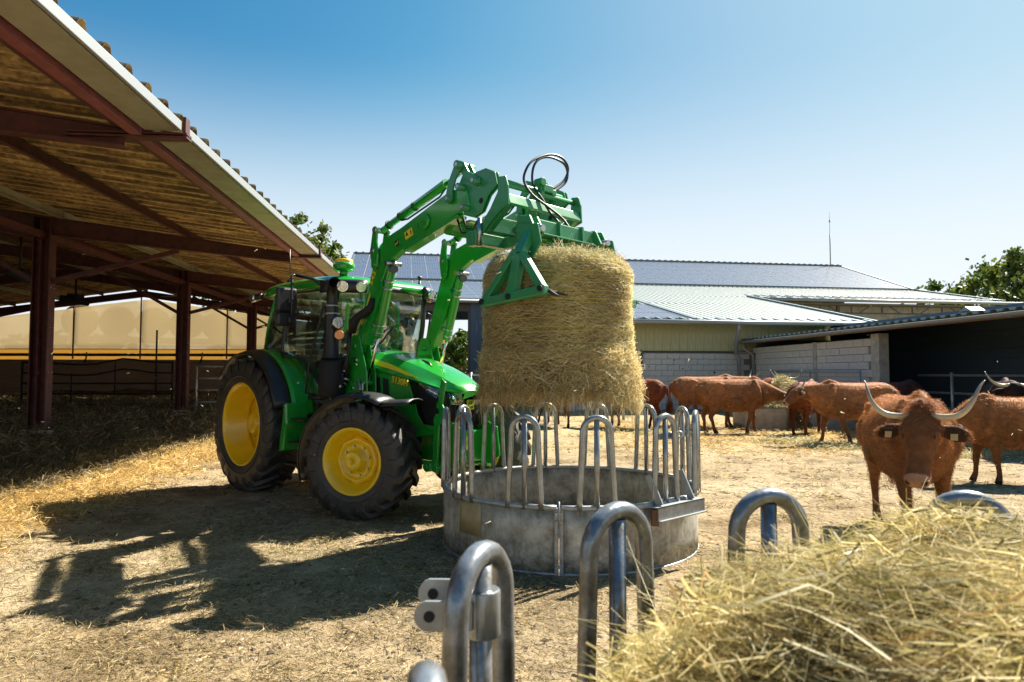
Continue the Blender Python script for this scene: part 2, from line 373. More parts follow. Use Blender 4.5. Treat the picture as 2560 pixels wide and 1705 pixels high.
s1 = N.new('ShaderNodeVectorMath'); s1.operation = 'SCALE'; Lk.new(a.outputs[0], s1.inputs[0]); Lk.new(rampc(n1.outputs[0], .32, .70, .62, 1.28), s1.inputs['Scale'])
mxd = N.new('ShaderNodeMix'); mxd.data_type = 'RGBA'; Lk.new(rampc(n2.outputs[0], .54, .64, 0, .85), mxd.inputs[0]); Lk.new(s1.outputs[0], mxd.inputs[6]); mxd.inputs[7].default_value = (.10, .07, .035, 1)
mxs = N.new('ShaderNodeMix'); mxs.data_type = 'RGBA'; n4 = noise(60, 3, .5, (1, 4, 1)); Lk.new(rampc(n4.outputs[0], .60, .66, 0, .8), mxs.inputs[0]); Lk.new(mxd.outputs[2], mxs.inputs[6]); mxs.inputs[7].default_value = (.55, .42, .20, 1)
Lk.new(mxs.outputs[2], p.inputs['Base Color']); p.inputs['Roughness'].default_value = .95; p.inputs['Specular IOR Level'].default_value = .15
b1 = N.new('ShaderNodeBump'); b1.inputs['Strength'].default_value = .8; b1.inputs['Distance'].default_value = .035; Lk.new(n2.outputs[0], b1.inputs['Height'])
b2 = N.new('ShaderNodeBump'); b2.inputs['Strength'].default_value = .6; b2.inputs['Distance'].default_value = .008; Lk.new(n3.outputs[0], b2.inputs['Height']); Lk.new(b1.outputs[0], b2.inputs['Normal'])
n5 = noise(13, 5, .6); b3 = N.new('ShaderNodeBump'); b3.inputs['Strength'].default_value = .8; b3.inputs['Distance'].default_value = .07; Lk.new(n5.outputs[0], b3.inputs['Height']); Lk.new(b3.outputs[0], b1.inputs['Normal']); Lk.new(b2.outputs[0], p.inputs['Normal'])
ground = link('ground', me, m); tag(ground, 'trampled yard earth littered with straw', None, None, 'structure')
def g1(x, y): return float(gh(x, y))

# ---------------------------------------------------------------- open cattle shed on the left (local x = across, local y = along the eave)
barn = empty('open_cattle_shed', (0, 0, 0), R(5.25))
tag(barn, 'open red steel cattle shed with corrugated roof along the left side of the yard', 'shed')
BE, BRG, BA0, BA1 = -2.50, -13.8, -1.6, 33.2
def zr(b): return 3.79 + .137 * (BE - b) if b > BRG else 3.79 + .137 * (BE - BRG) - .137 * (BRG - b)
# roof sheets, three waves wide
pitch = .345; sheet_w = 3 * pitch; sheet_l = (BE - BRG) / 5 + .12
def sheet_mesh(name, nw, pt, L, prof, thick):
    mb = MB(); xs = []
    n = nw * len(prof)
    top = []
    for k in range(n + 1):
        wv = k // len(prof); t, h = prof[k % len(prof)]
        top.append(((wv + t) * pt, h))
    ring = top + [(y, h - thick) for (y, h) in reversed(top)]
    vs = [(0, y, h) for y, h in ring] + [(-L, y, h) for y, h in ring]; k = len(ring)
    fs = [(i, (i + 1) % k, (i + 1) % k + k, i + k) for i in range(k)]
    m_ = len(top)
    fs += [(i, k - 1 - i, k - 2 - i, i + 1) for i in range(m_ - 1)] + [(i + k, i + 1 + k, 2 * k - 2 - i, 2 * k - 1 - i) for i in range(m_ - 1)]
    mb.add(vs, fs, True); me = mb.mesh(name)
    bm = bmesh.new(); bm.from_mesh(me); bmesh.ops.recalc_face_normals(bm, faces=bm.faces)
    for e in bm.edges:
        if len(e.link_faces) == 2 and e.link_faces[0].normal.angle(e.link_faces[1].normal, 0) > R(50): e.smooth = False
    bm.faces.ensure_lookup_table()
    for f_ in bm.faces:
        if f_.normal.z > .15 or abs(f_.normal.x) > .7: f_.material_index = 1
    bm.to_mesh(me); bm.free(); return me
wave = [(t_, .10 * math.exp(-((t_ - .5) / .19) ** 4)) for t_ in (0, .12, .22, .29, .34, .39, .45, .5, .55, .61, .66, .71, .78, .88)]
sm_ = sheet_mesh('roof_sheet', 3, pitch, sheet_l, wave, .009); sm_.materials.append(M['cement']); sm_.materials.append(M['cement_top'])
ang = math.atan(.137)
ncol = int((BA1 - BA0) / sheet_w)
cnt = 0
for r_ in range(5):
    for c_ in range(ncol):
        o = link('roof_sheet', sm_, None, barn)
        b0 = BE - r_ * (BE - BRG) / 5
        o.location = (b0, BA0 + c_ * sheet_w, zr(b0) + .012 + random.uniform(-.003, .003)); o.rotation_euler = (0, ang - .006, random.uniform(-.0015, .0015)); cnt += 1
# far slope, seen only from below through the posts: longer rows
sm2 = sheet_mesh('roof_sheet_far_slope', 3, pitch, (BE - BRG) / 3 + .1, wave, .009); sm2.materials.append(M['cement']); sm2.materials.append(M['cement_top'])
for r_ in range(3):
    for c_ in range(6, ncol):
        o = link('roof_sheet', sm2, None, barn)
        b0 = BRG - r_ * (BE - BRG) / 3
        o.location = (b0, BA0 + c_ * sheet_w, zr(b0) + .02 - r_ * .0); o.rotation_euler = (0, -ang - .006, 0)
# box gutter in two runs with joint brackets
for (a0, a1) in ((-1.6, 6.28), (6.42, 12.78), (12.9, 19.2), (19.34, 25.7), (25.84, 33.2)):
    g = MB(); g.prism([(-2.40, 3.752), (-2.40, 3.665), (-2.43, 3.665), (-2.43, 3.752)], a0, a1); g.build('gutter_lip', M['gutter'], barn, .006)
    g = MB(); g.prism([(-2.44, 3.685), (-2.44, 3.665), (-2.72, 3.665), (-2.72, 3.76), (-2.70, 3.76), (-2.70, 3.685)], a0, a1); g.build('gutter_trough', M['gutteru'], barn)
for k_, (a0, a1) in enumerate(((-1.6, 6.28), (6.42, 12.7), (12.9, 19.15), (19.35, 25.6), (25.8, 32.0))):
    q = MB(); q.box((-2.79, (a0 + a1) / 2, 3.69), (.10, a1 - a0, .15)); q.build('eave_beam', mat('dull_red_eave_paint_%d' % k_, (.22, .055, .065), .55, c2=(.15, .04, .045), scale=6), barn, .006)
frames = (-.1, 6.35, 12.8, 19.25, 25.7, 32.15)
def ibeam(mb, P0, P1, h, wd, tf=.018, tw=.014, up=(0, 0, 1)):
    P0 = Vector(P0); P1 = Vector(P1); u = Vector(up)
    mb.bar(P0, P1, tw, h - 2 * tf, up); mb.bar(P0 + u * (h / 2 - tf / 2), P1 + u * (h / 2 - tf / 2), wd, tf, up); mb.bar(P0 - u * (h / 2 - tf / 2), P1 - u * (h / 2 - tf / 2), wd, tf, up)
PB = (-7.2, -20.4)
for fi, a in enumerate(frames):
    for pb in PB:
        if fi == 0 and pb < -10: continue
        z0 = .36; z1 = zr(pb) - .18
        q = MB(); hw = .15
        q.box((pb, a, (z0 + z1) / 2), (.012, .26, z1 - z0)); q.box((pb - hw + .01, a, (z0 + z1) / 2), (.02, .2, z1 - z0)); q.box((pb + hw - .01, a, (z0 + z1) / 2), (.02, .2, z1 - z0))
        # web runs between the flanges
        q.box((pb, a, (z0 + z1) / 2), (.28, .016, z1 - z0 - .01))
        q.build('post', M['redsteel'], barn)
        q = MB(); q.box((pb, a, .22), (.38, .36, .52)); q.build('post_plinth', M['concrete'], barn, .03)
        for zz in (1.5, 2.3, 3.0):
            q = MB()
            for dy in (-.05, .05): q.cyl((pb + .148, a + dy, zz), (pb + .166, a + dy, zz), .012, 8)
            q.build('bolt', M['steel'], barn)
    # rafters: eave cantilever (tapered), then up to the ridge, then the far slope
    q = MB()
    def web(x0, x1, d0, d1, top):
        z0, z1 = zr(x0) - top, zr(x1) - top
        q.prism([(x0, z0), (x1, z1), (x1, z1 - d1), (x0, z0 - d0)], a - .008, a + .008)
        q.bar((x0, a, z0 + .008), (x1, a, z1 + .008), .14, .016); q.bar((x0, a, z0 - d0 - .008), (x1, a, z1 - d1 - .008), .14, .016)
    web(-2.92, -7.2, .15, .30, .165); web(-7.2, -8.9, .42, .26, .165); web(-8.9, BRG, .26, .26, .165)
    web(BRG, -18.6, .26, .26, .165); web(-18.6, -20.4, .26, .42, .165); web(-20.4, -24.8, .30, .16, .165)
    q.build('rafter', M['redsteel'], barn)
    q = MB(); ibeam(q, (-2.36, a, 3.63), (-3.4, a, 3.63), .05, .12); q.box((-2.385, a, 3.70), (.025, .10, .2)); q.build('gutter_bracket', M['redsteel'], barn)
    # knee braces
    q = MB(); q.bar((-7.05, a, 3.12), (-4.9, a, zr(-4.9) - .42), .07, .08); q.build('knee_brace', M['redsteel'], barn)
    q = MB(); q.bar((-7.35, a, 3.12), (-9.3, a, zr(-9.3) - .46), .07, .08); q.build('knee_brace', M['redsteel'], barn)
for b in (-2.98, -4.75, -6.9, -8.7, -10.5, -12.3, -13.6, -15.5, -17.3, -19.2, -21, -22.8, -24.5):
    mt = M['redsteel'] if b not in (-6.9, -12.3, -17.3) else M['gutteru']
    for i in range(len(frames) - 1):
        if b < -14 and i < 1: continue
        q = MB(); z = zr(b) - .085
        q.box((b, (frames[i] + frames[i + 1]) / 2, z), (.012, 6.43, .14)); q.box((b - .03, (frames[i] + frames[i + 1]) / 2, z + .075), (.06, 6.43, .01)); q.box((b + .03, (frames[i] + frames[i + 1]) / 2, z - .075), (.06, 6.43, .01))
        q.build('purlin', mt, barn)
q = MB()
for i in range(1, 5): q.bar((-7.2, frames[i], zr(-7.2) - .5), (-7.2, frames[i + 1], zr(-7.2) - .5), .1, .12)
q.build('tie_beam', M['redsteel'], barn)
for i in range(1, 5, 1):
    q = MB(); q.bar((-8.8, frames[i], zr(-9) - .3), (-13.0, frames[i] + 6.4, zr(-13) - .3), .07, .05); q.build('wind_brace', M['redsteel'], barn)
# far end: curtain, boards
m, nt, p, N, Lk = nm('translucent_windbreak')
p.inputs['Base Color'].default_value = (.52, .45, .31, 1); p.inputs['Roughness'].default_value = .8
t = N.new('ShaderNodeBsdfTranslucent'); t.inputs[0].default_value = (.62, .52, .34, 1); tr = N.new('ShaderNodeBsdfTransparent'); tr.inputs[0].default_value = (1, .93, .8, 1)
mx1 = N.new('ShaderNodeMixShader'); mx1.inputs[0].default_value = .6; Lk.new(p.outputs[0], mx1.inputs[1]); Lk.new(t.outputs[0], mx1.inputs[2])
mx2 = N.new('ShaderNodeMixShader'); mx2.inputs[0].default_value = .32; Lk.new(mx1.outputs[0], mx2.inputs[1]); Lk.new(tr.outputs[0], mx2.inputs[2]); Lk.new(mx2.outputs[0], N['Material Output'].inputs[0])
M['curtain'] = m
m, nt, p, N, Lk = nm('yellow_tarpaulin')
p.inputs['Base Color'].default_value = (.72, .52, .22, 1); t = N.new('ShaderNodeBsdfTranslucent'); t.inputs[0].default_value = (.80, .58, .24, 1); mx1 = N.new('ShaderNodeMixShader'); mx1.inputs[0].default_value = .6
Lk.new(p.outputs[0], mx1.inputs[1]); Lk.new(t.outputs[0], mx1.inputs[2]); Lk.new(mx1.outputs[0], N['Material Output'].inputs[0]); M['tarp'] = m
edges = (-24.6, -20.45, -16.9, -14.0, -10.2, -7.25, -3.2)
for i in range(6):
    b0, b1 = edges[i] + .015, edges[i + 1] - .015
    def f(s, t_, b0=b0, b1=b1):
        b = b0 + (b1 - b0) * s; z = 2.58 + (zr(b) - .50 - 2.58) * t_
        return (b, 32.5 + .04 * math.sin(b * 2.1) * t_, z)
    q = MB(); q.grid(f, 14, 8); o = q.build('windbreak_panel', M['curtain'], barn, recalc=False, solid=.006)
    for (z0, z1, mt) in ((2.36, 2.575, 'tarp'), (2.24, 2.35, 'blackm'), (2.08, 2.23, 'tarp')):
        q = MB(); q.box(((b0 + b1) / 2, 32.46, (z0 + z1) / 2), (b1 - b0, .02, z1 - z0)); q.build('tarpaulin_hem', M[mt], barn)
    q = MB(); q.box((b0, 32.42, 3.6), (.05, .05, 3.0)); q.build('curtain_pole', M['redsteel'], barn)
q = MB(); q.box((-14, 32.42, 1.1), (21.5, .03, 1.95)); q.build('wall_backing', M['darkwall'], barn)
for k in range(7):
    q = MB(); q.box((-14, 32.35 + random.uniform(-.008, .008), .32 + k * .25), (21.5, .06, .246)); q.build('wall_board', M['darkwall'], barn)
    q = MB(); q.box((-24.9, 21, .32 + k * .25), (.06, 22, .24)); q.build('wall_board', M['darkwall'], barn)
q = MB(); q.box((-24.95, 16, 3.1), (.05, 34, 2.2)); q.build('side_cladding', M['darkwall'], barn)
for b in (-18.3, -13.1, -6.0):
    q = MB(); q.bar((b, 32.0, .3), (b, 32.0, 3.4), .06, .06, (0, 1, 0)); q.build('curtain_pole', M['blackm'], barn)
for b in (-16.3, -11.3, -6.9, -21):
    q = MB(); q.tube([(b, 32.25, 1.95), (b + .1, 32.2, 2.15), (b + .12, 32.2, 2.4)], .035, 6); q.build('winch_hook', M['blackm'], barn)
q = MB(); q.box((-13.5, 26.0, 4.2), (.35, .5, .25)); q.cyl((-13.5, 26, 4.3), (-13.5, 26, 5.0), .04, 8); q.tube([(-13.8, 25.6, 4.15), (-13.2, 26.3, 4.05)], .12, 10); q.build('camera_housing', M['blackm'], barn)
# a spotlight-like fan hanging at the first bay
q = MB(); q.cyl((-8.6, 14.5, 3.5), (-8.6, 14.5, 4.4), .025, 8); q.tube([(-8.75, 14.3, 3.5), (-8.45, 14.6, 3.42)], [.11, .13], 12); q.build('floodlight', M['blackm'], barn)

# gates in the shed
def tube_gate(name, x0, x1, y0, y1, z0, z1, rails, m_, label, sag=0, uprights=(.33, .62)):
    L = math.hypot(x1 - x0, y1 - y0)
    g = empty(name, (x0, y0, z0), math.atan2(y1 - y0, x1 - x0)); H = z1 - z0
    tag(g, label, 'gate', 'tube gates in the cattle shed')
    for k in range(rails):
        z = H * k / (rails - 1); pts = []
        for i in range(13):
            t_ = i / 12; dz = 0
            if k >= rails - 2 and sag: dz = sag * (math.exp(-((t_ - .68) / .12) ** 2) - .6 * math.exp(-((t_ - .4) / .2) ** 2))
            pts.append((L * t_, 0, z + dz))
        q = MB(); q.tube(pts, .028, 8); q.build('rail', M[m_], g)
    for x in (0, L): q = MB(); q.tube([(x, 0, -.03), (x, 0, H + .03)], .034, 8); q.build('upright', M[m_], g)
    for k, t_ in enumerate(uprights):
        q = MB(); q.tube([(L * t_, 0, H * .25 * k), (L * t_, 0, H * (.25 * k + .75))], .022, 8); q.build('upright', M[m_], g)
    return g
def BW(b, a): return (.9958 * b - .0916 * a, .0916 * b + .9958 * a)
def bw(b, a): v = Matrix.Rotation(R(5.25), 3, 'Z') @ Vector((b, a, 0)); return v.x, v.y
x0, y0 = bw(-13.6, 23.2); x1, y1 = bw(-8.75, 22.6)
tube_gate('tube_gate', x0, x1, y0, y1, .48, 1.82, 5, 'blackm', 'long dark tube gate with a buckled top rail inside the cattle shed', .13)
x0, y0 = bw(-6.95, 19.6); x1, y1 = bw(-3.6, 19.6)
tube_gate('tube_gate', x0, x1, y0, y1, .36, 1.66, 5, 'galv', 'silver galvanised tube gate between a red shed post and the tractor wheel', 0, ())
x0, y0 = bw(-18.2, 22.2); x1, y1 = bw(-14.5, 22.2)
tube_gate('tube_gate', x0, x1, y0, y1, .48, 2.0, 4, 'blackm', 'dark tube gate at the far left edge beyond the nearest post', 0, (.7,))
x0, y0 = bw(-14.0, 21.6)
gp = empty('gate_post', (x0, y0, .2)); tag(gp, 'square dark gate post between two dark gates in the shed', 'post')
q = MB(); q.box((0, 0, 1.1), (.28, .28, 2.2)); q.build('shaft', M['blackm'], gp, .01); q = MB(); q.box((0, 0, 2.21), (.31, .31, .03)); q.build('cap', M['blackm'], gp, .005)
x0, y0 = bw(-8.45, 22.4)
gp = empty('hooked_rod', (x0, y0, .3)); tag(gp, 'thin steel rod with an eye on top beside the second red post', 'rod')
q = MB(); q.cyl((0, 0, 0), (0, 0, 2.35), .014, 6); q.build('shaft', M['blackm'], gp); q = MB(); q.tube([(.06 * math.cos(t_), 0, 2.4 + .06 * math.sin(t_)) for t_ in np.linspace(0, 2 * PI, 13)], .012, 6); q.build('eye', M['blackm'], gp)

# flatbed trailer with round bales seen through the windbreak
ta = Vector((-22.6, 34.6, 0)); tb = Vector((-14.2, 40.2, 0)); td = (tb - ta).normalized(); trz = math.atan2(td.y, td.x)
trl = empty('flatbed_trailer', (ta.x, ta.y, 2.2), trz); tag(trl, 'flatbed trailer with pale deck and lettering behind the tan windbreak curtain', 'trailer')
q = MB(); q.box((4.8, 0, 1.02), (11.2, 2.3, .22)); q.build('deck', mat('grey_deck', (.42, .43, .44), .5), trl, .01)
for x in (1.9, 8.2):
    for s in (-1, 1):
        q = MB(); q.lathe([(.2, -.12), (.44, -.12), (.47, -.05), (.47, .05), (.44, .12), (.2, .12)], 24); o = q.build('wheel', M['rubber'], trl); o.location = (x, s * 1.0, .47)
        q = MB(); q.lathe([(.0, -.13), (.2, -.13), (.2, .13), (.0, .13)], 20); q.build('hub', M['steel'], o)
def text_obj(s, size, m_, parent, loc, rot, ext=.004, name='lettering', bold=0, xs=1.0, shear=0):
    cu = bpy.data.curves.new(name, 'FONT'); cu.body = s; cu.size = size; cu.extrude = ext; cu.offset = bold; cu.align_x = 'CENTER'; cu.align_y = 'CENTER'; cu.resolution_u = 3; cu.shear = shear
    tmp = bpy.data.objects.new(name, cu); col.objects.link(tmp); dg = bpy.context.evaluated_depsgraph_get(); dg.update()
    me = bpy.data.meshes.new_from_object(tmp.evaluated_get(dg)); bpy.data.objects.remove(tmp); me.materials.clear()
    o = link(name, me, m_, parent); o.location = loc; o.rotation_euler = rot; o.scale = (xs, 1, 1); return o
text_obj('GUERIN', .34, M['blackm'], trl, (3.2, -1.165, 1.0), (PI / 2, 0, 0))
for k in range(6):
    c = ta + td * (.55 + 1.66 * k)
    bl = empty('round_bale', (c.x, c.y, 3.33), trz)
    tag(bl, 'round straw bale, %s in the row on the trailer behind the windbreak' % ['leftmost', 'second from the left', 'third from the left', 'fourth from the left', 'fifth from the left', 'rightmost'][k], 'bale', 'round bales on the trailer')
    q = MB(); q.lathe([(0, -.6), (.76, -.6), (.81, -.54), (.815, 0), (.81, .54), (.76, .6), (0, .6)], 32); o = q.build('straw_roll', M['haybase'], bl); o.location = (0, 0, .81)

# ---------------------------------------------------------------- barn with solar roof at the back (local x = along the ridge, local y = away)
sb = empty('solar_barn', (0, 0, 0), R(9.03))
tag(sb, 'long barn at the back of the yard with solar panels on a pale metal roof', 'barn')
def zs(q_): return 3.5 + .21 * (q_ - 25.1) if q_ <= 43 else 7.26 + .357 * (q_ - 43)
def roof_strip(p0, p1, q0, q1, m_='roofm', wd=1.0, name='roof_panel'):
    n = max(1, round((p1 - p0) / wd)); wd = (p1 - p0) / n; L = math.hypot(q1 - q0, zs(q1) - zs(q0)); an = math.atan2(zs(q1) - zs(q0), q1 - q0)
    mb = MB(); mb.box((wd / 2, L / 2, -.02), (wd - .004, L, .04))
    for t_ in (.0, .33, .66): mb.prism([(wd * t_, .0005), (wd * t_ + .07, .0005), (wd * t_ + .055, .018), (wd * t_ + .015, .018)], -.06, L)
    me = mb.mesh(name)
    for k in range(n):
        o = link(name, me, M[m_], sb); o.location = (p0 + k * wd, q0, zs(q0) + .002); o.rotation_euler = (an, 0, 0)
roof_strip(5.0, 19.1, 24.9, 31.7); roof_strip(-3.6, 19.1, 31.71, 35.8); roof_strip(-3.6, 35.7, 35.81, 43.0); roof_strip(-3.6, 35.7, 43.02, 51.4)
q = MB(); q.prism([(51.42, 10.27), (60, 6.8), (60, 6.7), (51.42, 10.17)], -3.6, 35.7, 'x'); q.build('rear_roof', M['roofm'], sb)
# solar modules
m, nt, p, N, Lk = nm('solar_glass')
tc = N.new('ShaderNodeTexCoord'); br = N.new('ShaderNodeTexBrick'); br.offset = 0; br.inputs['Scale'].default_value = 1; br.inputs['Brick Width'].default_value = .165; br.inputs['Row Height'].default_value = .165
br.inputs['Mortar Size'].default_value = .006; br.inputs['Color1'].default_value = (.09, .095, .13, 1); br.inputs['Color2'].default_value = (.10, .105, .145, 1); br.inputs['Mortar'].default_value = (.19, .19, .23, 1)
Lk.new(tc.outputs['Object'], br.inputs[0]); Lk.new(br.outputs[0], p.inputs['Base Color']); p.inputs['Roughness'].default_value = .22; p.inputs['Specular IOR Level'].default_value = .5
M['pv'] = m; M['pvframe'] = mat('module_frame', (.42, .43, .46), .5, .1)
pvm = MB(); pvm.box((.5, .83, .045), (.955, 1.60, .02)); pvm_me = pvm.mesh('solar_module'); pvm_me.materials.append(M['pv'])
frm = MB(); frm.box((.5, .83, .032), (.985, 1.645, .03)); frm_me = frm.mesh('module_frame'); frm_me.materials.append(M['pvframe'])
def pv(p0, n, q0, rows):
    for r_ in range(rows):
        for k in range(n):
            an = math.atan2(zs(q0 + .5) - zs(q0), .5); qq = q0 + .12 + r_ * 1.66 * math.cos(an)
            o = link('solar_module', pvm_me, None, sb); o.location = (p0 + k * 1.0, qq, zs(qq) + .02); o.rotation_euler = (an, 0, 0)
            f_ = link('module_frame', frm_me, None, o)
pv(-3.5, 39, 43.1, 5); pv(-3.5, 14, 31.8, 6); pv(5.1, 6, 25.3, 3)
# flashings along eaves and verges
def flash(pts, wd=.18, ht=.06, name='flashing', m_='roofd'):
    q = MB()
    for A, B in zip(pts[:-1], pts[1:]): q.bar(A, B, wd, ht)
    return q.build(name, M[m_], sb)
flash([(-3.6, 42.95, zs(42.95) + .09), (35.7, 42.95, zs(42.95) + .09)], .25, .08)
flash([(-3.7, 51.4, 10.33), (35.8, 51.4, 10.33)], .4, .08, 'ridge_cap')
for k in range(79):
    q = MB(); q.box((-3.5 + k * .5, 51.4, 10.39), (.16, .3, .07)); q.build('ridge_clip', M['roofd'], sb)
flash([(35.75, 35.8, zs(35.8) + .05), (35.75, 43, zs(43) + .05), (35.75, 51.4, zs(51.4) + .05)], .12, .1, 'verge_flashing')
flash([(19.15, 24.9, zs(24.9) + .05), (19.15, 35.8, zs(35.8) + .05)], .12, .1, 'verge_flashing')
flash([(11.2, 25.0, zs(25.0) + .1), (11.2, 43, zs(43) + .1)], .16, .06, 'verge_flashing')
flash([(-3.65, 31.7, zs(31.7) + .05), (-3.65, 43, zs(43) + .05), (-3.65, 51.4, zs(51.4) + .05)], .12, .1, 'verge_flashing')
for k in range(28):
    q = MB(); q.bar((5.3 + k * .5, 24.95, zs(24.95) + .07), (5.3 + k * .5, 25.55, zs(25.55) + .07), .12, .05); q.build('eave_clip', M['roofd'], sb)
for k in range(33):
    q = MB(); q.bar((19.4 + k * .5, 35.85, zs(35.85) + .07), (19.4 + k * .5, 36.5, zs(36.5) + .07), .12, .05); q.build('eave_clip', M['roofd'], sb)
def sgutter(p0, p1, q_, z, name='eave_gutter'):
    q = MB(); q.tube([(p0, q_, z), (p1, q_, z)], .09, 12); q.build(name, M['gutter'], sb)
sgutter(5, 19.3, 24.82, 3.44); sgutter(-3.7, 5.1, 31.62, 4.82); sgutter(19.2, 38, 35.7, 5.64)
# front wall: block courses and cladding boards
bw_, bh_ = .5, .225
bmesh_me = MB(); bmesh_me.box((0, 0, 0), (bw_ - .014, .12, bh_ - .014)); blk = bmesh_me.mesh('concrete_block'); blk.materials.append(M['block'])
for r_ in range(10):
    for c_ in range(14):
        x = 6.9 + c_ * bw_ + (bw_ / 2 if r_ % 2 else 0)
        o = link('concrete_block', blk, None, sb); o.location = (x, 25.96 + random.uniform(-.006, .006), .12 + r_ * bh_)
q = MB(); q.box((10.6, 26.06, 1.15), (9.0, .16, 2.3)); q.build('mortar_backing', M['mortar'], sb)
q = MB(); q.box((6.0, 25.98, 1.15), (1.2, .3, 2.3)); q.build('plain_wall', M['block'], sb)
bd = MB(); bd.box((0, 0, 0), (.345, .05, 1.12)); bd.box((.17, -.03, 0), (.05, .03, 1.11)); bdm = bd.mesh('cladding_board'); bdm.materials.append(M['clad'])
for k in range(40):
    o = link('cladding_board', bdm, None, sb); o.location = (5.1 + k * .352, 25.9 + random.uniform(-.006, .006), 2.92)
q = MB(); q.box((12.1, 26.1, 2.9), (14, .1, 1.15)); q.build('cladding_backing', M['darkwall'], sb)
q = MB(); q.box((9.25, 25.84, 1.18), (.14, .09, 2.36)); q.build('wall_post', M['frame_dark'], sb)
q = MB(); q.tube([(12.9, 24.85, 3.4), (12.92, 24.9, 3.2), (13.0, 25.3, 2.6), (13.15, 25.6, 2.25), (13.3, 25.62, 2.1), (13.3, 25.62, .8)], .07, 10); q.build('downpipe', M['gutter'], sb)
q = MB()
for k in range(46):
    x = random.uniform(6.8, 13); z = random.choice([random.uniform(.2, 1.3), random.uniform(.2, 2.2)]); r0 = random.uniform(.015, .045)
    q.tube([(x, 25.897, z), (x, 25.889, z)], r0, 7)
for s_ in (0,):
    o = q.build('chipped_holes', M['blackm'], sb); o['kind'] = 'stuff'
# back wing wall with lattice girder
for k in range(9):
    q = MB(); q.box((20.2 + k * 1.95, 37.2, 2.85), (1.93, .1, 5.6)); q.build('wall_panel', mat('grey_panel_%d' % k, (.30 + .02 * (k % 3), .31 + .02 * (k % 3), .31), .8, 0, c2=(.22, .23, .23), scale=2), sb, .004)
q = MB(); q.bar((19.3, 36.4, 5.42), (38, 36.4, 5.42), .08, .08); q.bar((19.3, 36.4, 4.98), (38, 36.4, 4.98), .08, .08)
for k in range(9):
    x = 20 + k * 2; q.bar((x, 36.4, 4.98), (x, 36.4, 5.42), .06, .06, (0, 1, 0)); q.bar((x + (.5 if k % 2 else 1.2), 36.4, 4.98), (x + (1.2 if k % 2 else .5), 36.4, 5.42), .05, .05, (0, 1, 0))
q.build('lattice_girder', M['frame_dark'], sb)
for x in (25.2, 33.5): q = MB(); q.box((x, 36.5, 2.7), (.18, .12, 5.4)); q.build('column', M['frame_dark'], sb)
# open shed section on the left of it
for k in range(9):
    q = MB(); q.box((3.25 + k * .3, 31.95 + (.03 if k % 2 else 0), 2.4), (.29, .05, 4.7)); q.build('shed_board', M['slate'], sb)
for x in (-3.5, 3.1): q = MB(); q.box((x, 32.1, 2.35), (.2, .2, 4.6)); q.build('column', M['frame_dark'], sb)
q = MB(); q.box((0, 32.1, 4.55), (7.2, .15, .35)); q.build('lintel', M['frame_dark'], sb)
q = MB(); q.box((16, 50.6, 7.5), (39, .1, 4.2)); q.build('rear_wall_top', M['slate'], sb)
q = MB(); q.box((21, 50.6, 2.7), (31, .1, 5.4)); q.build('rear_wall', M['slate'], sb)
q = MB(); q.box((0, 50.4, 5.45), (8, .12, .16)); q.build('lintel', M['gutter'], sb)
q = MB(); q.bar((-3.6, 31.7, 3), (-3.6, 31.75, 3), .1, .1); q.build('bracket', M['frame_dark'], sb)
for x in (0.2,): q = MB(); q.box((x, 50.4, 2.7), (.18, .15, 5.4)); q.build('column', M['frame_dark'], sb)
# antenna on the ridge
an_ = empty('radio_mast', tuple(Matrix.Rotation(R(9.03), 3, 'Z') @ Vector((34.9, 51.4, 10.4)))); tag(an_, 'tall thin radio mast standing on the roof ridge of the solar barn', 'mast')
q = MB(); q.tube([(0, 0, 0), (0, 0, 2.6)], .045, 8); q.build('mast_tube', M['gutter'], an_); q = MB(); q.tube([(0, 0, 2.6), (0, 0, 4.5)], [.02, .01], 6); q.cyl((0, 0, 3.55), (0, 0, 3.75), .06, 8); q.build('whip', M['gutter'], an_)
# rail fence in front of the open section (partly behind the bale)
rf = empty('rail_fence', (-1.6, 21.5, 0)); tag(rf, 'low grey rail fence behind the hanging bale', 'fence')
for z in (.75, 1.1, 1.42): q = MB(); q.tube([(0, 0, z), (5.4, .4, z)], .03, 8); q.build('rail', M['galv'], rf)
for x in (0.3, 2.7, 5.1): q = MB(); q.tube([(x, .02, 0), (x, .02, 1.5)], .045, 8); q.build('fence_post', M['galv'], rf)

# ---------------------------------------------------------------- lean-to on the right (local y along the eave)
lt = empty('lean_to_shed', (0, 0, 0), R(4.65)); tag(lt, 'low block-built lean-to shed with a dark open front on the right', 'shed')
lp = [(0, 0), (.12, 0), (.16, .05), (.38, .05), (.42, 0), (.62, 0)]
lp = [(t_, h_) for t_, h_ in ((0, 0), (.35, 0), (.42, .055), (.85, .055), (.93, 0))]
ls = sheet_mesh('lean_to_sheet', 3, .34, 4.2, lp, .008); ls.materials.append(M['roofm']); ls.materials.append(M['roofm'])
for k in range(23):
    o = link('roof_sheet', ls, None, lt); o.location = (11.47, 3.3 + k * 1.02, 2.80); o.rotation_euler = (0, PI - R(5.5), 0); o.rotation_euler = (0, R(5.5), PI) if False else (0, 0, 0)
    o.rotation_euler = (R(0), R(-5.5), 0); o.scale = (-1, 1, 1)
q = MB()
pr_ = [(11.42 + .09 * math.cos(t_), 2.74 + .09 * math.sin(t_)) for t_ in np.linspace(PI, 2 * PI, 9)]; pr_ += [(11.42 + .08 * math.cos(t_), 2.745 + .08 * math.sin(t_)) for t_ in np.linspace(2 * PI, PI, 9)]
for k in range(12):
    q = MB(); q.prism(pr_, 3.3 + k * 1.95, 3.3 + k * 1.95 + 1.94); q.build('gutter_length', M['gutter'], lt)
